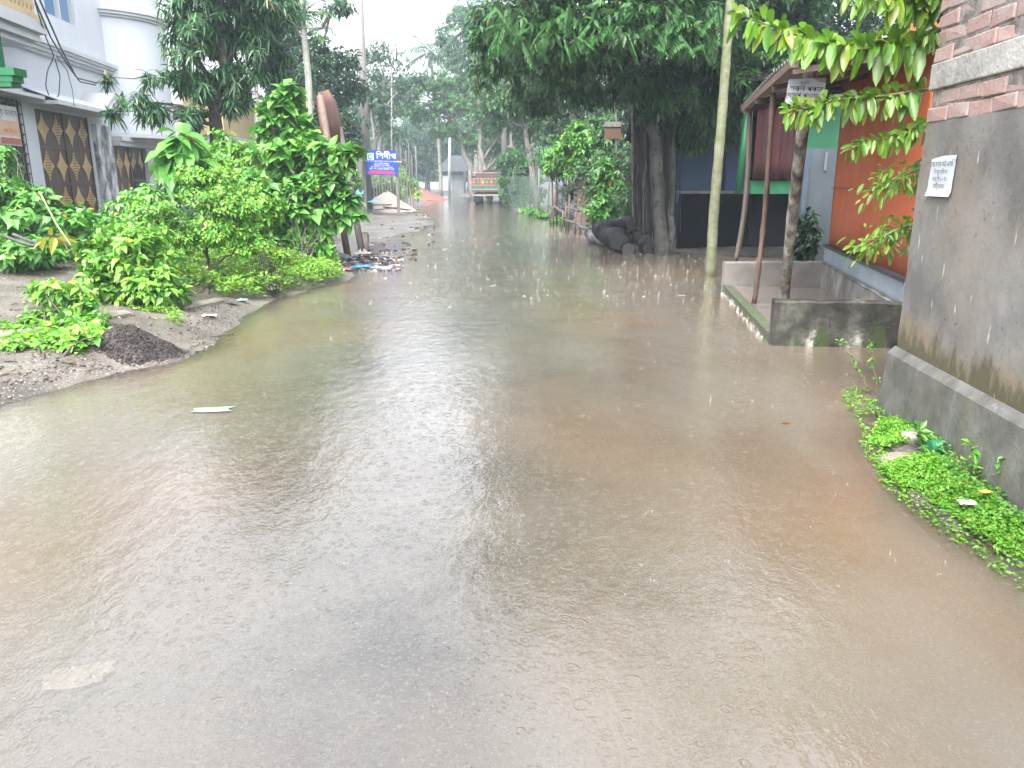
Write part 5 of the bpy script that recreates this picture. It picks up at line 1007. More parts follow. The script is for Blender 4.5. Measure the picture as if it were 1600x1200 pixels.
q = MB(); P = scatter([gnd(*p_)[:2] for p_ in ((-20, 620), (200, 575), (380, 495), (340, 470), (200, 480), (0, 420), (-60, 500))], 420); n = len(P)
P3 = np.array([(a, b, max(gz(a, b), 0) + .006) for a, b in P]); leaves(q, P3, rdir(n) * V3(1, 1, .25), V3(0, 0, 1) + rng.normal(0, .3, (n, 3)), rng.uniform(.03, .09, n), rng.uniform(.015, .035, n), 'ovate', .2, .1)
for i in range(40): a = P3[rng.integers(n)]; d = rdir(1)[0] * V3(1, 1, 0); q.tube([a, a + unit(d) * rng.uniform(.06, .22) + V3(0, 0, .01)], rng.uniform(.002, .005), 4)
tag(q.build('leaf_litter', leafmat('leaf_dead', [(.10, .06, .03), (.16, .10, .05), (.06, .04, .025), (.20, .16, .07)], trans=.1)), 'fallen leaves and twigs scattered over the left bank', 'leaf litter', kind='stuff')
# rubbish at the water edge under the sapling
def onr(px0, px1, py0, py1):
    x, y = rng.uniform(px0, px1), rng.uniform(py0, py1); return onb(x, y, .01)
cols = [M('junk_dark', (.05, .045, .045), bump=0), M('junk_brown', (.16, .12, .10), bump=0), M('junk_pale', (.55, .53, .52), bump=0), M('junk_pink', (.42, .25, .26), bump=0), M('junk_blue', (.10, .18, .36), bump=0)]
q = MB()
chips(q, lambda: onr(530, 628, 400, 424), 420, .02, .10, .3, lambda: int(rng.choice(5, p=[.42, .26, .2, .07, .05])))
chips(q, lambda: onr(560, 650, 388, 408), 90, .02, .10, .25, lambda: int(rng.choice(5, p=[.5, .35, .1, .03, .02])))
tag(q.build('rubbish', cols, None), 'mixed wet rubbish heaped at the water edge below the leaning posts', 'rubbish', kind='stuff')
q = MB(); chips(q, lambda: onr(590, 680, 328, 385), 60, .02, .10, .3, lambda: int(rng.choice(5, p=[.5, .38, .08, .02, .02]))); tag(q.build('mud_clods', cols, None), 'dark clods and scraps over the flooded left verge', 'debris', kind='stuff')
rag('plastic_bag', 'bright blue plastic bag in the rubbish at the water edge', 'litter', onb(565, 420, .03), .36, .22, .12, M('blue_plastic', (.06, .30, .55), bump=0), .1, 21)
rag('plastic_bag', 'crumpled whitish bag on top of the rubbish below the leaning posts', 'litter', onb(566, 405, .03), .30, .3, .2, M('dirty_white', (.50, .48, .46), bump=.1), .4, 22)
rag('plastic_bag', 'small red scrap at the left end of the rubbish', 'litter', onb(537, 424, .02), .22, .12, .06, M('red_plastic', (.42, .10, .07), bump=0), .2, 23)
rag('plastic_bag', 'pale pink flattened bag at the right of the blue bag', 'litter', onb(597, 420, .02), .40, .14, .06, M('pink_plastic', (.50, .38, .40), bump=0), .0, 24)
# rusted board on leaning posts
rs = thing('rusted_signboard', 'curled rusty brown metal board seen edge on above two leaning posts beside the sapling', 'signboard', gnd(568, 400))
Yr = 16.4; L_ = [(497, 145), (495, 165), (499, 190), (504, 228)]; R_ = [(512, 140), (524, 158), (533, 190), (537, 232)]
q = MB(); V = []
for (lx, ly), (rx, ry) in zip(L_, R_):
    for t in np.linspace(0, 1, 7): V.append(at(lx + (rx - lx) * t, ly + (ry - ly) * t, Yr + .9 * t - .25 * math.sin(t * math.pi)))
i = (np.arange(3)[:, None] * 7 + np.arange(6)[None]).ravel(); q.add(np.array(V), np.stack([i, i + 1, i + 8, i + 7], 1)); o = q.build('board', RUST, rs, True); md = o.modifiers.new('thickness', 'SOLIDIFY'); md.thickness = .012
q = MB(); q.tube([at(502, 150, 16.3), at(510, 232, 16.4)], .035, 6); q.build('rib', RUST, rs, True)
for a, b in (((500, 150, 16.2), (545, 408, 15.6)), ((530, 200, 17.2), (567, 400, 16.4))):
    P = [at(*a), at(*b)]; P[1][2] = -.05; q = MB(); q.tube([P[0], P[0] * .5 + P[1] * .5, P[1]], .07, 8, wob=.05); q.build('post', GREYWOOD if a[0] > 510 else DARKW, rs, True)
q = MB(); q.tube([onb(568, 397, .02), onb(570, 385, .25)], .1, 7, wob=.2); tag(q.build('tree_stump', DARKW, None, True, loc=onb(568, 397)), 'short rotten stump at the foot of the leaning post in the rubbish', 'stump')

# ------------------------------------------------------------------ blue signboard
sb = thing('blue_signboard', 'blue signboard with white lettering and emblem on two grey posts beside the road', 'sign', gnd(600, 336))
YB_ = 33.5; a = at(573, 272, YB_); b = at(621, 276, YB_); zt = at(573, 234, YB_)[2]; zb = at(597, 273, YB_)[2]
u_ = unit((b - a) * V3(1, 1, 0)); wB = np.linalg.norm((b - a)[:2]); hB = zt - zb; o0 = V3(a[0], YB_, zb); dn = V3(0, 0, -.035)
BLU = M('sign_blue', [(.3, (.012, .055, .36)), (.7, (.018, .075, .44))], 2, rough=.35, bump=0)
q = MB(); q.prism([o0, o0 + u_ * wB + dn, o0 + u_ * wB + dn + V3(0, 0, hB), o0 + V3(0, 0, hB)], V3(0, .05, 0)); q.build('board', BLU, sb)
SW = M('sign_white', (.80, .82, .84), bump=0)
def sp2(fx, fz, d=-.006): return o0 + u_ * wB * fx + dn * fx + V3(0, d, hB * fz)
uu = unit(u_ * wB + dn)
text('িসদীপ', .33, sp2(.655, .66), uu, V3(0, 0, 1), SW, 'lettering', sb)
text('িসদীপ', .33, sp2(.660, .665, -.008), uu, V3(0, 0, 1), SW, 'lettering', sb)
q = MB(); q.prism([sp2(.035, .60), sp2(.255, .60), sp2(.255, .88), sp2(.035, .88)], V3(0, .004, 0)); lg = q.build('emblem', SW, sb)
q = MB(); P = []
for r_ in (1, .55):
    for k in range(17): an = .6 + k / 16 * 4.9; P.append(sp2(.145 + .085 * r_ * math.cos(an), .735 + .115 * r_ * math.sin(an), -.010))
q.add(np.array(P), np.array([(k, k + 1, 17 + k + 1, 17 + k) for k in range(16)])); q.build('swirl', M('sign_teal', (.10, .42, .52), bump=0), lg)
for body, sz, fx, fz in (('সেনটার ফর ডেভেলপমেনট ইনোভেশন এনড পযাকিটসেস', .074, .49, .53), ('শাখা অিফস বাজার', .075, .50, .445), ('উপজেলা থানা জেলা', .08, .50, .375), ('মোবাইল নং ০১৭১১ ২২৩৩৪৪', .075, .50, .305), ('কৃিষ ঋণ সঞচয় কাযকম সেবা', .085, .50, .225)):
    t_ = text(body, sz, sp2(fx, fz), uu, V3(0, 0, 1), SW, 'lettering', sb)
q = MB(); q.prism([sp2(.06, .06), sp2(.93, .05), sp2(.88, .17), sp2(.12, .185)], V3(0, .004, 0)); q.build('red_ribbon', M('sign_red', (.62, .05, .12), bump=0), sb)
for px, y0 in ((572.5, 234), (623, 229)):
    c = at(px, 336, YB_ + .1); tp_ = at(px, y0, YB_ + .1); q = MB(); q.box((c[0] - .055, YB_ + .06, -.1), (c[0] + .055, YB_ + .17, tp_[2])); q.build('post', GREYWOOD, sb)
# utility poles
def pole(name, label, base_px, top_px, Y, r0, r1, mat, extra=0, arms=True):
    a = at(*base_px, Y); a[2] = gz(a[0], a[1]) - .1; b = at(*top_px, Y); b = a + (b - a) * (1 + extra); o = thing(name, label, 'pole', a); q = MB(); q.tube([a, b], [r0, r1], 12); q.build('shaft', mat, o, True)
    if arms:
        for dz_ in (.3, .75):
            q = MB(); q.bar(b + V3(-.8, 0, -dz_), b + V3(.8, 0, -dz_), .08, .1); q.build('cross_arm', GREYWOOD, o)
            for dx in (-.7, 0, .7):
                if dx: q = MB(); q.lathe(b + V3(dx, 0, -dz_ + .05), [(.05, 0), (.07, .05), (.04, .1), (.06, .14), (.02, .2)], 8); q.build('insulator', WIREM, o, True)
    return o, b
POLEC = M('pole_concrete', [(.3, (.12, .11, .11)), (.7, (.19, .178, .172))], 3, (1, 1, .2), .75, .3, 20)
po, tp1 = pole('utility_pole', 'tall thick grey concrete utility pole behind the blue signboard', (576, 331), (562, 0), 37, .21, .155, POLEC, .12)
q = MB()
for z in (6.0, 6.12): q.tube([at(565, 44, 36.78), at(571, 44, 36.78)], .02, 6)
po2, tp2 = pole('lamp_pole', 'pale concrete pole with a small white lamp before the far shed', (702, 305), (703, 196), 75, .15, .12, M('pole_pale', [(.3, (.28, .29, .285)), (.7, (.38, .39, .385))], 3), 0, False)
q = MB(); c = at(699, 201, 74.7); q.lathe(c - V3(0, 0, .3), [(.12, 0), (.28, .1), (.3, .3), (.16, .5)], 10); q.build('lamp', M('lamp_white', (.75, .77, .78), bump=0), po2, True)
po3, tp3 = pole('utility_pole', 'grey concrete pole rising behind the bushes beside the truck', (789, 318), (788, 130), 48, .2, .17, POLEC, .6, True)
hp_ = thing('bamboo_mast', 'very tall thin bamboo mast with curved hook wires near its middle', 'mast', at(613, 325, 42) * V3(1, 1, 0))
q = MB(); a = at(613, 325, 42); a[2] = 0; b = at(612, -40, 42); q.tube([a, at(612, 200, 42), b], [.06, .045, .03], 6); q.build('shaft', M('mast_pale', [(.4, (.05, .055, .05)), (.6, (.28, .3, .28))], 12, (1, 1, 1)), hp_, True)
q = MB()
for pts in ([(607, 68), (606, 85), (611, 100), (617, 108)], [(618, 68), (620, 82), (619, 95)], [(612, 100), (618, 112), (620, 106)]): q.tube([at(x, y, 41.9) for x, y in pts], .04, 5)
q.build('hook_wires', WIREM, hp_, True)
cable('power line sagging from the tall utility pole to the left', [tp1 + V3(-.7, 0, -.2), tp1 + V3(-9, -14, -.6)], .012, .5)
cable('thin wire from the lamp pole down to the stake by the red soil heap', [at(701, 208, 74), at(670, 232, 66), at(652, 228, 60)], .02, .1)
cable('pale thin wire crossing the trees on the left of the road', [at(440, 40, 24), at(520, 36, 33), at(561, 20, 36.8)], .014, .2)
cable('slack wire sagging between the fig tree and the areca palm', [at(1040, 40, 16), at(1070, 52, 14.5), at(1100, 56, 13.5), at(1136, 36, 12.6)], .012, .05)
cable('thin wire crossing in front of the hazy trees above the truck', [at(625, 98, 45), at(690, 125, 46), at(786, 145, 47.8)], .015, .3)

# ------------------------------------------------------------------ sand heap, planks, plank fence, far things left
def heap(name, label, c, rx, ry, h, mat, seed, cat='heap'):
    q = MB(); nr_, na = 14, 36; V = [np.asarray(c) + V3(0, 0, h)]
    for r_ in range(1, nr_):
        for k in range(na):
            an = 2 * math.pi * k / na; f_ = r_ / (nr_ - 1); R = 1 + .18 * noise.noise((math.cos(an) * 1.3, math.sin(an) * 1.3, seed)); x = c[0] + math.cos(an) * rx * R * f_; y = c[1] + math.sin(an) * ry * R * f_
            V.append(V3(x, y, c[2] - .05 + h * (1 - f_) ** .9 * (1 + .15 * noise.noise((x * 1.2, y * 1.2, seed))) + .03 * noise.noise((x * 4, y * 4, seed))))
    q.add(np.array(V), np.array([(1 + (r_ - 1) * na + k, 1 + (r_ - 1) * na + (k + 1) % na, 1 + r_ * na + (k + 1) % na, 1 + r_ * na + k) for r_ in range(1, nr_ - 1) for k in range(na)])); q.f.append((np.array([[0, 1 + k, 1 + (k + 1) % na] for k in range(na)]), 0))
    return tag(q.build(name, mat, None, True, loc=c), label, cat)
c = at(605, 327, 38); c[2] = .1; heap('sand_heap', 'pale sand heap behind the legs of the blue signboard', c, 1.5, 1.3, .95, M('sand', [(.3, (.24, .215, .185)), (.7, (.32, .292, .255))], 3, bump=.3), 3)
c = at(648, 306, 62); c[2] = .05; heap('brick_chip_heap', 'reddish brick chip heap further along the left of the road', c, 2.6, 2.4, 1.15, M('brick_chips', [(.3, (.18, .075, .06)), (.7, (.25, .115, .09))], 6, bump=.4), 5)
for i, (x0, y0, x1, y1, lab) in enumerate(((576, 331, 622, 326, 'long grey plank lying at the foot of the sand heap'), (600, 325, 640, 331, 'dark plank lying across the longer plank by the signboard'), (585, 322, 610, 324, 'short plank leaning on the sand heap'))):
    q = MB(); a = at(x0, y0, 35); b = at(x1, y1, 34.6); q.bar(a + V3(0, 0, .05), b + V3(0, 0, .05 + .03 * i), .22, .05); tag(q.build('plank', DARKW if i else GREYWOOD, None, loc=a), lab, 'plank')
TURQ = M('turquoise_tarp', [(.3, (.10, .36, .42)), (.7, (.18, .46, .52))], 3, bump=.2)
rag('tarpaulin', 'bundle of turquoise tarpaulin left of the utility pole', 'tarpaulin', at(564, 304, 37.6), .9, .5, .5, TURQ, 0, 31); rag('tarpaulin', 'small turquoise tarpaulin scrap between utility pole and sand heap', 'tarpaulin', at(584, 316, 36.5), .6, .4, .3, TURQ, 0, 32)
pk = thing('plank_fence', 'weathered grey plank fence behind the utility pole and blue signboard', 'fence', at(570, 320, 41) * V3(1, 1, 0))
for x in np.linspace(546, 645, 24):
    a = at(x, 300, 41 + rng.uniform(-.05, .05)); q = MB(); h_ = rng.uniform(2.2, 3.0) if x < 580 else rng.uniform(2.2, 3.5); w_ = rng.uniform(.10, .2) if x < 580 else .06; q.box((a[0] - w_ / 2, a[1], 0), (a[0] + w_ / 2, a[1] + .03, h_)); q.build('plank' if x < 580 else 'stake', GREYWOOD, pk)
q = MB(); a = at(545, 250, 41.12); b = at(646, 250, 41.12); q.bar(a, b, .06, .08); q.build('rail', GREYWOOD, pk)
bush('roadside_plant', 'leafy pale green plant behind the blue signboard posts', [at(630, 285, 45), at(640, 300, 45), at(615, 300, 44), at(622, 275, 45)], [(.8, .7, .7), (.8, .7, .5), (1.0, .8, .6), (.6, .6, .6)], 420, 6, .2, .5, G['bright'], base_=at(628, 312, 45) * V3(1, 1, 0))
bush('roadside_plant', 'green plants filling the plank fence foot left of the sand heap', [at(600, 290, 43), at(585, 290, 42.5), at(550, 275, 40)], [(1.0, .7, .8), (.9, .7, .8), (.6, .6, .8)], 420, 6, .2, .5, G['fresh'], base_=at(598, 312, 43) * V3(1, 1, 0))
carpet('grass', 'patch of bright grass beside the stake at the red heap', [(628, 313), (655, 310), (656, 304), (626, 306)], 1600, .3, .15, G['grass'], .7, 'grass', z0=0, seed=9)
q = MB(); a = at(653, 312, 52); q.tube([a * V3(1, 1, 0), at(649, 228, 52)], .05, 6); tag(q.build('stake', GREYWOOD, None, True, loc=a * V3(1, 1, 0)), 'thin tall stake beside the grass patch before the red heap', 'stake')
fs = thing('far_shed', 'small hazy shed with a sloping roof at the end of the road', 'shed', at(705, 304, 84) * V3(1, 1, 0))
a = at(686, 304, 84); b = at(724, 268, 84); q = MB(); q.box((a[0], 84, -.1), (b[0], 89, b[2])); q.build('wall', M('shed_wall', [(.3, (.10, .105, .11)), (.7, (.17, .175, .18))], 1), fs)
e1 = at(681, 270, 83.6); e2 = at(704, 252, 86); q = MB(); q.prism([e1, e2, V3(b[0] + .6, 83.6, b[2]), ][:1] + [V3(e1[0], 83.4, b[2] - .05), V3(b[0] + .5, 83.4, b[2] - .05), V3(b[0] + .2, 86.5, b[2] + 1.6), V3(e1[0] + 1.2, 86.5, b[2] + 1.6)][0:4], (0, .0, .08)); q.build('roof', M('dull_roof', (.07, .075, .08), bump=0, spec=.1), fs)
q = MB(); c = at(692, 288, 83.95); q.box((c[0], 83.93, .4), (c[0] + .9, 83.98, 1.9)); q.build('window', M('shed_window', (.55, .58, .6), bump=0), fs)

# ------------------------------------------------------------------ truck
YT = 50.0; xl = at(737, 318, YT)[0]; xr = xl + 2.25; xm = (xl + xr) / 2
tr = thing('truck', 'old open-backed truck with a brightly painted tailgate parked at the right of the far road', 'truck', (xm, YT, 0))
PB = {k: M('truck_' + k, c, bump=0, rough=.5) for k, c in dict(red=(.24, .06, .035), white=(.26, .24, .21), green=(.03, .14, .08), teal=(.03, .14, .15), orange=(.32, .13, .05), brown=(.09, .055, .045), black=(.02, .02, .022), yellow=(.30, .22, .06)).items()}  # paints dulled so their colour carries some of the distance haze
def tb(nm, x0, x1, y0, y1, z0, z1, mat, par=None, lab=None):
    q = MB(); q.box((xl + x0, YT + y0, z0), (xl + x1, YT + y1, z1)); o = q.build(nm, mat, par or tr, bevel=.01)
    if lab: o['label'] = lab
    return o
tb('bed_floor', 0, 2.25, 0, 4.2, .78, .90, PB['brown'])
for x0 in (0, 2.19): tb('side_board', x0, x0 + .06, .06, 4.2, .90, 1.75, PB['teal'])
tb('headboard', .06, 2.19, 4.14, 4.2, .90, 2.0, PB['brown'])
tg_ = tb('tailgate', 0, 2.25, 0, .05, .90, 1.62, PB['brown'], lab='brightly painted tailgate')
tb('stripe', .02, 2.23, -.012, 0, 1.55, 1.62, PB['white'], tg_); tb('stripe', .02, 2.23, -.012, 0, 1.16, 1.22, PB['orange'], tg_); tb('stripe', .02, 2.23, -.012, 0, .90, .96, PB['white'], tg_)
for k in range(8): tb('paint_block', .04 + k * .275, .27 + k * .275, -.01, 0, 1.24, 1.53, PB[['red', 'green', 'orange', 'green', 'red', 'teal', 'red', 'green'][k]], tg_)
for k in range(8): tb('flower', .10 + k * .275, .20 + k * .275, -.016, -.01, 1.33, 1.44, PB[['white', 'red', 'white', 'yellow', 'white', 'red', 'white', 'yellow'][k]], tg_)
for k in range(6): tb('paint_block', .04 + k * .37, .36 + k * .37, -.01, 0, .97, 1.15, PB[['teal', 'green', 'teal', 'green', 'teal', 'green'][k]], tg_)
for k in range(10): tb('dash', .02 + k * .22, .12 + k * .22, -.018, -.012, 1.55, 1.62, PB['red'], tg_)
for z in (1.72, 1.92): tb('rail', 0, 2.25, 0, .05, z, z + .05, PB['white' if z > 1.8 else 'brown'])
for x in (0, .72, 1.5, 2.2): tb('stanchion', x, x + .05, .0, .05, 1.62, 2.05 if x else 2.3, PB['brown'])
tb('bumper', .1, 2.15, -.08, .02, .52, .62, PB['white']); tb('chassis', .5, 1.75, .1, 6, .55, .77, PB['black']); tb('number_plate', .9, 1.3, -.1, -.08, .53, .62, PB['yellow']); tb('jack_bar', 1.72, 1.82, -.06, -.02, .45, .85, PB['yellow'])
for x in (.15, 1.98): tb('tail_lamp', x, x + .12, -.03, 0, .70, .78, PB['red'])
cab_ = tb('cab', .1, 2.15, 4.4, 6.0, .7, 2.05, PB['brown']); tb('rear_window', .6, 1.65, 4.38, 4.4, 1.75, 2.15, PB['black'], cab_); tb('bonnet', .25, 2.0, 6.0, 6.8, .7, 1.5, PB['teal'], cab_)
for x in (.18, 1.72):
    for y in (1.1, 5.5):
        q = MB(); q.tube([(xl + x, YT + y, .42), (xl + x + .36, YT + y, .42)], .44, 20); w_ = q.build('wheel', PB['black'], tr); q = MB(); q.tube([(xl + x - .01, YT + y, .42), (xl + x + .37, YT + y, .42)], .2, 14); q.build('rim', PB['brown'], w_)
for x in (.1, 1.75): tb('mudflap', x, x + .42, .3, .33, .15, .75, PB['black'])

# ------------------------------------------------------------------ trees further back
def xt(name, label, Y, trunk, r0, r1, cl, tips, L, leaf, bark=BARKG, k=6, Lw=.45, rows='quad', group=None, ck=None, droop=.3):
    P = [at(x, y, Y) for x, y in trunk]; P[0][2] = gz(P[0][0], P[0][1]) - .1
    return tree(name, label, 'tree', P, r0, r1, [(at(x, y, Y + dy), (r_, r_, rz_)) for x, y, dy, r_, rz_ in cl], tips, k, L, Lw, leaf, bark, rows, group, 1.15, droop, .2, .15, 9, 8, back=L * .3)
xt('broad_tree', 'dark broad tree with a slanting bare limb behind the tall sapling', 33, [(500, 310), (497, 200), (490, 110)], .25, .14, [(455, 60, 0, 1.4, 1.1), (500, 110, 0, 1.8, 1.2), (535, 140, 1, 1.2, 1.0), (460, 150, 1, 1.6, 1.1), (520, 190, 0, 1.3, .9), (475, 200, 0, 1.6, 1.0), (430, 110, 1, 1.5, 1.2), (525, 10, 0, .8, .5), (440, 10, 0, 1.2, .8), (545, 90, 0, .6, .5), (540, 225, 0, .9, .8)], 2200, .28, leafmat('leaf_b1', [(.025, .085, .03), (.045, .125, .04), (.02, .06, .022)], rough=.4))
o = bpy.data.objects['broad_tree']; q = MB(); q.tube(limb(at(482, 55, 33), at(526, 5, 33), 6, -.1, .06), [.09, .06], 6); q.build('limb', BARKG, o, True)
palm('palm_tree', 'slim palm with a pale trunk and ragged crown above the tall sapling', [at(487, 310, 30) * V3(1, 1, 0), at(484, 130, 30), at(475, 42, 30), at(474, 22, 30)], .10, .08, 13, 1.5, G['mid'], BARKP)
palm('palm_tree', 'second thinner pale palm trunk just left of the slim palm', [at(482, 310, 30.6) * V3(1, 1, 0), at(480, 130, 30.6), at(474, 60, 30.6), at(476, -30, 30.6)], .07, .06, 12, 1.4, G['mid'], BARKP)
palm('palm_tree', 'pale thin palm stem rising beside the mango tree foliage', [at(402, 300, 26) * V3(1, 1, 0), at(400, 120, 26), at(398, -20, 26)], .07, .05, 12, 1.6, G['dark'], BARKP)
xt('lacy_tree', 'light lacy tree between utility pole and bamboo mast', 58, [(592, 305), (594, 200), (600, 120)], .2, .1, [(600, 110, 0, 2.2, 1.6), (590, 160, 1, 1.9, 1.4), (625, 150, 0, 1.7, 1.5), (575, 200, 0, 1.5, 1.2), (640, 120, 2, 1.6, 1.3), (585, 80, 0, 1.4, 1.0), (560, 170, 0, 1.8, 1.6)], 1100, .30, G['hazy'])
xt('lacy_tree', 'thin crooked tree with forked stem behind the plank fence', 50, [(588, 300), (585, 230), (580, 170)], .13, .06, [(580, 150, 0, 1.4, 1.0), (600, 180, 1, 1.2, 1.0), (570, 230, 0, .9, .8), (610, 210, 1, .9, .7)], 520, .26, G['hazy'])
xt('spreading_tree', 'leaning tree at the roadside whose light green crown spreads over the far road', 62, [(742, 310), (733, 260), (720, 215), (708, 185)], .28, .16, [(690, 155, 0, 2.6, 1.6), (660, 180, 1, 2.0, 1.2), (730, 150, 0, 2.4, 1.7), (710, 120, 1, 2.2, 1.4), (650, 145, 2, 1.9, 1.3), (760, 190, 0, 1.8, 1.3), (685, 200, 0, 1.8, .9), (740, 220, 0, 1.5, 1.1), (630, 165, 1, 1.4, .9)], 2400, .30, leafmat('leaf_b2', [(.05, .15, .04), (.075, .20, .05), (.035, .11, .03)], rough=.5))
xt('tall_tree', 'tall crown rising at the right edge of the sky gap', 72, [(745, 308), (742, 150), (735, 60)], .3, .14, [(720, 60, 0, 2.4, 2.0), (745, 30, 0, 2.4, 2.0), (700, 100, 0, 2.0, 1.6), (740, 100, 0, 2.6, 2.0), (715, 25, 1, 1.6, 1.4), (765, 70, 0, 2.6, 2.4), (690, 60, 0, 1.2, 1.0)], 1700, .34, G['hazy'])
for lab, bx, tx, ty, Y in (('palm with a drooping hazy crown at the right of the sky gap', 752, 742, 40, 60), ('lower hazy palm leaning over the far tree crowns', 690, 672, 82, 78), ('hazy palm behind the tall crown near the top of the picture', 768, 760, 10, 66), ('hazy palm with bare trunk above the truck', 762, 752, 95, 64)):
    palm('palm_tree', lab, [at(bx, 308, Y) * V3(1, 1, 0), at((bx + tx) / 2 + 3, (ty + 308) / 2, Y), at(tx, ty, Y)], .17, .13, 20, 3.3, G['hazy'], BARKG, None, 26)
xt('dense_tree', 'dense dark hazy tree closing the end of the road', 96, [(668, 305), (668, 250), (670, 220)], .35, .2, [(660, 230, 0, 3.4, 2.6), (690, 215, 0, 3.2, 2.4), (640, 245, 0, 3.0, 2.6), (705, 240, 1, 3.0, 2.6), (670, 265, 0, 3.2, 2.0), (620, 230, 0, 3, 3), (650, 190, 0, 3, 2.4), (725, 215, 0, 3, 3)], 2400, .42, G['hazy'])
xt('dense_tree', 'hazy tree with a wide crown behind the far shed', 100, [(735, 303), (735, 250), (730, 200)], .35, .2, [(730, 220, 0, 3.6, 2.8), (760, 230, 0, 3.2, 2.6), (745, 180, 0, 3.2, 2.6), (710, 190, 1, 3.0, 2.2), (745, 270, 0, 3.2, 2.0), (780, 210, 0, 3.4, 3.4)], 2000, .42, G['hazy'])
xt('dense_tree', 'hazy tree behind the lacy tree left of the bamboo mast', 88, [(570, 304), (572, 220), (575, 180)], .35, .2, [(560, 200, 0, 3.4, 2.6), (590, 215, 0, 3.2, 2.2), (540, 230, 0, 3.2, 2.4), (600, 250, 0, 3.0, 2.0), (620, 195, 0, 2.6, 2.0), (540, 170, 1, 3, 2), (610, 140, 0, 2.4, 1.6), (650, 130, 0, 2.4, 1.6)], 2000, .40, G['hazy'])
xt('roadside_tree', 'tree with a pale leaning trunk behind the net fence', 40, [(840, 328), (832, 270), (824, 220), (818, 180)], .17, .1, [(800, 150, 0, 1.5, 1.3), (840, 170, 0, 1.4, 1.2), (780, 180, 0, 1.2, 1.0), (820, 110, 1, 1.7, 1.3), (850, 130, 1, 1.4, 1.2), (790, 110, 1, 1.4, 1.2), (770, 140, 0, 1.1, .9), (860, 200, 0, 1.1, .9), (815, 210, 1, 1.0, .8)], 2200, .22, G['mid'])
xt('roadside_tree', 'dark tree with a stout trunk between net fence and tin fence', 36, [(905, 330), (902, 250), (895, 180)], .2, .12, [(890, 150, 0, 1.5, 1.2), (920, 110, 0, 1.5, 1.3), (870, 100, 0, 1.5, 1.3), (910, 200, 0, 1.3, 1.1), (870, 200, 1, 1.2, 1.0), (940, 170, 0, 1.3, 1.2), (850, 60, 0, 1.6, 1.3), (880, 250, 1, 1.2, .9), (900, 50, 1, 1.8, 1.4)], 2200, .22, G['dark'])
xt('roadside_tree', 'grey-trunked tree right behind the truck with twisted low limbs', 55, [(764, 314), (762, 280), (752, 240), (750, 200)], .22, .12, [(750, 190, 0, 1.6, 1.3), (775, 160, 0, 1.8, 1.5), (790, 210, 0, 1.7, 1.4), (765, 130, 0, 1.8, 1.4), (800, 240, 0, 1.4, 1.0), (785, 100, 1, 2.0, 1.6), (775, 240, 1, 1.3, 1.0)], 1700, .24, G['mid'])
xt('roadside_tree', 'hazy tree with pale bark rising behind the drooping bush', 52, [(805, 320), (804, 270), (800, 220), (795, 150)], .22, .12, [(795, 130, 0, 2.0, 1.6), (815, 80, 0, 2.2, 1.8), (785, 50, 0, 2.0, 1.8), (830, 30, 1, 2.4, 2.0), (820, 170, 0, 1.6, 1.3), (770, 90, 1, 1.6, 1.4)], 1700, .25, G['mid'])
for lab, x, Y, cl in (('dark thick tree behind the blue tin house', 1080, 26, [(1060, 170, 0, 2.0, 1.5), (1110, 130, 0, 2.0, 1.6), (1130, 200, 0, 1.6, 1.0), (1040, 110, 0, 2.0, 1.6), (1090, 60, 0, 2.2, 1.6), (1010, 180, 0, 1.6, 1.4), (1080, 215, -1, 1.2, .6), (1150, 190, 0, 1.4, 1.0), (1180, 150, 0, 1.3, 1.0)]),
                      ('dark tree rising above the green shop roof', 1200, 24, [(1180, 90, 0, 1.8, 1.3), (1230, 50, 0, 1.8, 1.4), (1160, 150, 0, 1.4, 1.0), (1270, 90, 0, 1.8, 1.2), (1210, 10, 0, 2.0, 1.5), (1150, 40, 0, 1.8, 1.4)]),
                      ('dark tree behind the orange stall roof', 1360, 22, [(1330, 40, 0, 1.7, 1.2), (1390, 50, 0, 1.7, 1.1), (1290, 20, 0, 1.6, 1.2), (1310, 120, 0, 1.4, 1.3), (1310, 190, 0, 1.2, 1.2), (1420, 20, 0, 1.8, 1.4), (1350, -20, 0, 2.0, 1.4), (1470, 30, 0, 2, 1.6)]),
                      ('dark tree filling the gap behind the fig tree trunks', 985, 30, [(980, 160, 0, 1.8, 1.5), (960, 230, 0, 1.6, 1.2), (1000, 250, 0, 1.6, 1.2), (1010, 100, 0, 2.0, 1.6), (950, 100, 0, 1.8, 1.6), (940, 280, 0, 1.5, 1.0), (1030, 270, 0, 1.6, 1.2)])):
    xt('shade_tree', lab, Y, [(x, 330), (x, 230), (x - 4, 150)], .2, .12, cl, 1700, .20, G['dark'])
# far wood closing the horizon on both sides: one mass
q = MB(); qt = MB()
for i in range(60):
    x = rng.uniform(-95, 95); y = 112 + rng.uniform(0, 25) - .25 * abs(x)
    if i >= 44: x = rng.choice([-1, 1]) * rng.uniform(16, 60) + (0 if i % 2 else 4); y = rng.uniform(45, 95)
    if y < 108 and -16 < x - road_c(y) < 12: x += 22
    h_ = rng.uniform(7, 12)
    T, A_ = clump_tips((x, y, h_ * .55), (4.2, 4.2, h_ * .5), 330, 12, .42); rosettes(q, T, A_, 6, .6, .5, 1.1, .3, 'quad', .1, .2)
    qt.tube([(x, y, -.2), (x, y, h_ * .5)], .2, 6)
fw = q.build('far_wood', G['hazy'], None); tag(fw, 'hazy belt of trees closing the view beyond the road end', 'wood', kind='stuff'); tk = qt.build('trunks', BARK, fw, True); tag(tk, kind='stuff')

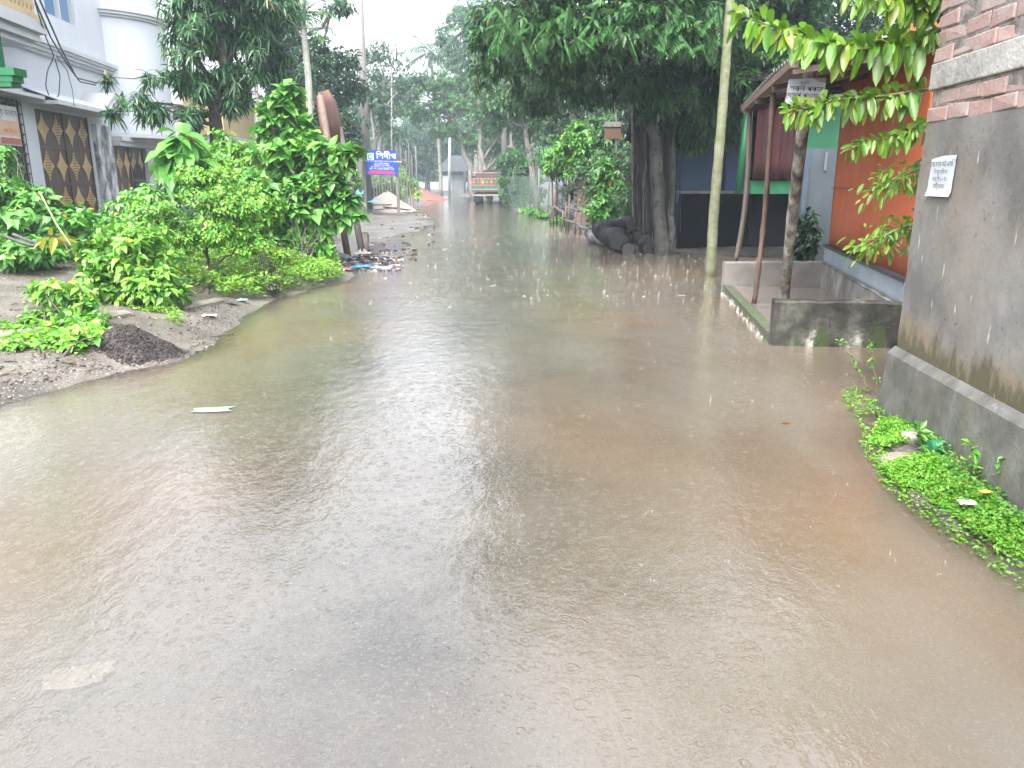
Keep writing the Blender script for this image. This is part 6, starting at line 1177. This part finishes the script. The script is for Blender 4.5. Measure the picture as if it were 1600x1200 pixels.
# ------------------------------------------------------------------ rain splashes on the water
m, nt, p = base('splash_water'); p.inputs['Base Color'].default_value = (.62, .60, .56, 1); p.inputs['Roughness'].default_value = .12
tp = nd(nt, 'ShaderNodeBsdfTransparent'); ms = nd(nt, 'ShaderNodeMixShader'); ms.inputs[0].default_value = .22; nt.links.new(tp.outputs[0], ms.inputs[1]); nt.links.new(p.outputs[0], ms.inputs[2]); nt.links.new(ms.outputs[0], nt.nodes['Material Output'].inputs[0])
q = MB(); cnt = 0
while cnt < 2600:
    Y = 2.6 + 27 * rng.random() ** 1.25; l = np.interp(Y, LY, LX); r_ = np.interp(Y, RY, RX); x = rng.uniform(l, min(r_, 5))
    if gz(x, Y) > -.012 or (7.2 < Y < 11.3 and x > np.interp(Y, [7.2, 11.2], [2.4, 3.0])): continue
    dens = np.clip(.25 + .25 * (x + 1) + (.45 if 9.5 < Y < 22 else -.1), .16, 1)
    if rng.random() > dens or (Y < 9 and rng.random() < .5): continue
    cnt += 1; s_ = rng.uniform(.4, 1.1) * (.38 + .55 * min(1, Y / 14)); tall = rng.random() < .14 and Y > 5
    n_ = int(rng.integers(4, 7)); an = np.arange(n_) / n_ * 6.283 + rng.uniform(0, 6)
    for a in an:
        d = V3(math.cos(a), math.sin(a), 0); t_ = V3(-d[1], d[0], 0); rr = .020 * s_ * rng.uniform(.6, 1.3); hh = .028 * s_ * rng.uniform(.4, 1.2)
        c = V3(x, Y, .001); q.add([c + d * rr - t_ * .005 * s_, c + d * rr + t_ * .005 * s_, c + d * rr * 1.7 + V3(0, 0, hh)], np.array([[0, 1, 2]]))
    if tall: h_ = rng.uniform(.04, .10) * s_; q.tube([(x, Y, 0), (x, Y, h_)], [.006 * s_, .0025 * s_], 5)
    if rng.random() < .05 and Y > 9:
        R = rng.uniform(.018, .035) * s_; an = np.linspace(0, 6.283, 13); P = np.concatenate([np.stack([x + (R + o_) * np.cos(an), Y + (R + o_) * np.sin(an), np.full(13, z_)], 1) for o_, z_ in ((-.006, .0015), (0, .006), (.006, .0015))])
        i = (np.arange(2)[:, None] * 13 + np.arange(12)[None]).ravel(); q.add(P, np.stack([i, i + 1, i + 14, i + 13], 1))
tag(q.build('rain_splashes', m, None), 'rain splashes pocking the flood water', 'splash', kind='stuff')
q = MB()   # water spilling over the mossy kerb
for i in range(90):
    c = A + ey * rng.uniform(.3, L2 - .2) - ex * rng.uniform(.0, .07); h_ = rng.uniform(.01, .05); d = rng.normal(0, .012, 3); q.tube([c + V3(0, 0, 0), c + V3(d[0], d[1], h_)], [.009, .003], 5)
tag(q.build('spill_splashes', m, None), 'splashes of water spilling along the mossy platform kerb', 'splash', kind='stuff')

# ------------------------------------------------------------------ rain haze
q = MB(); q.box((-110, -10, -1.5), (110, 150, 19)); hz = q.build('haze', None, None)
m = bpy.data.materials.new('rain_haze'); m.use_nodes = True; nt = m.node_tree; nt.nodes.remove(nt.nodes['Principled BSDF'])
pv = nd(nt, 'ShaderNodeVolumePrincipled', Density=.0014); pv.inputs['Color'].default_value = (.72, .88, 1, 1); pv.inputs['Anisotropy'].default_value = .2
nt.links.new(pv.outputs[0], nt.nodes['Material Output'].inputs['Volume']); hz.data.materials.clear(); hz.data.materials.append(m); tag(hz, 'pale rain haze filling the air along the road', 'haze', kind='stuff')
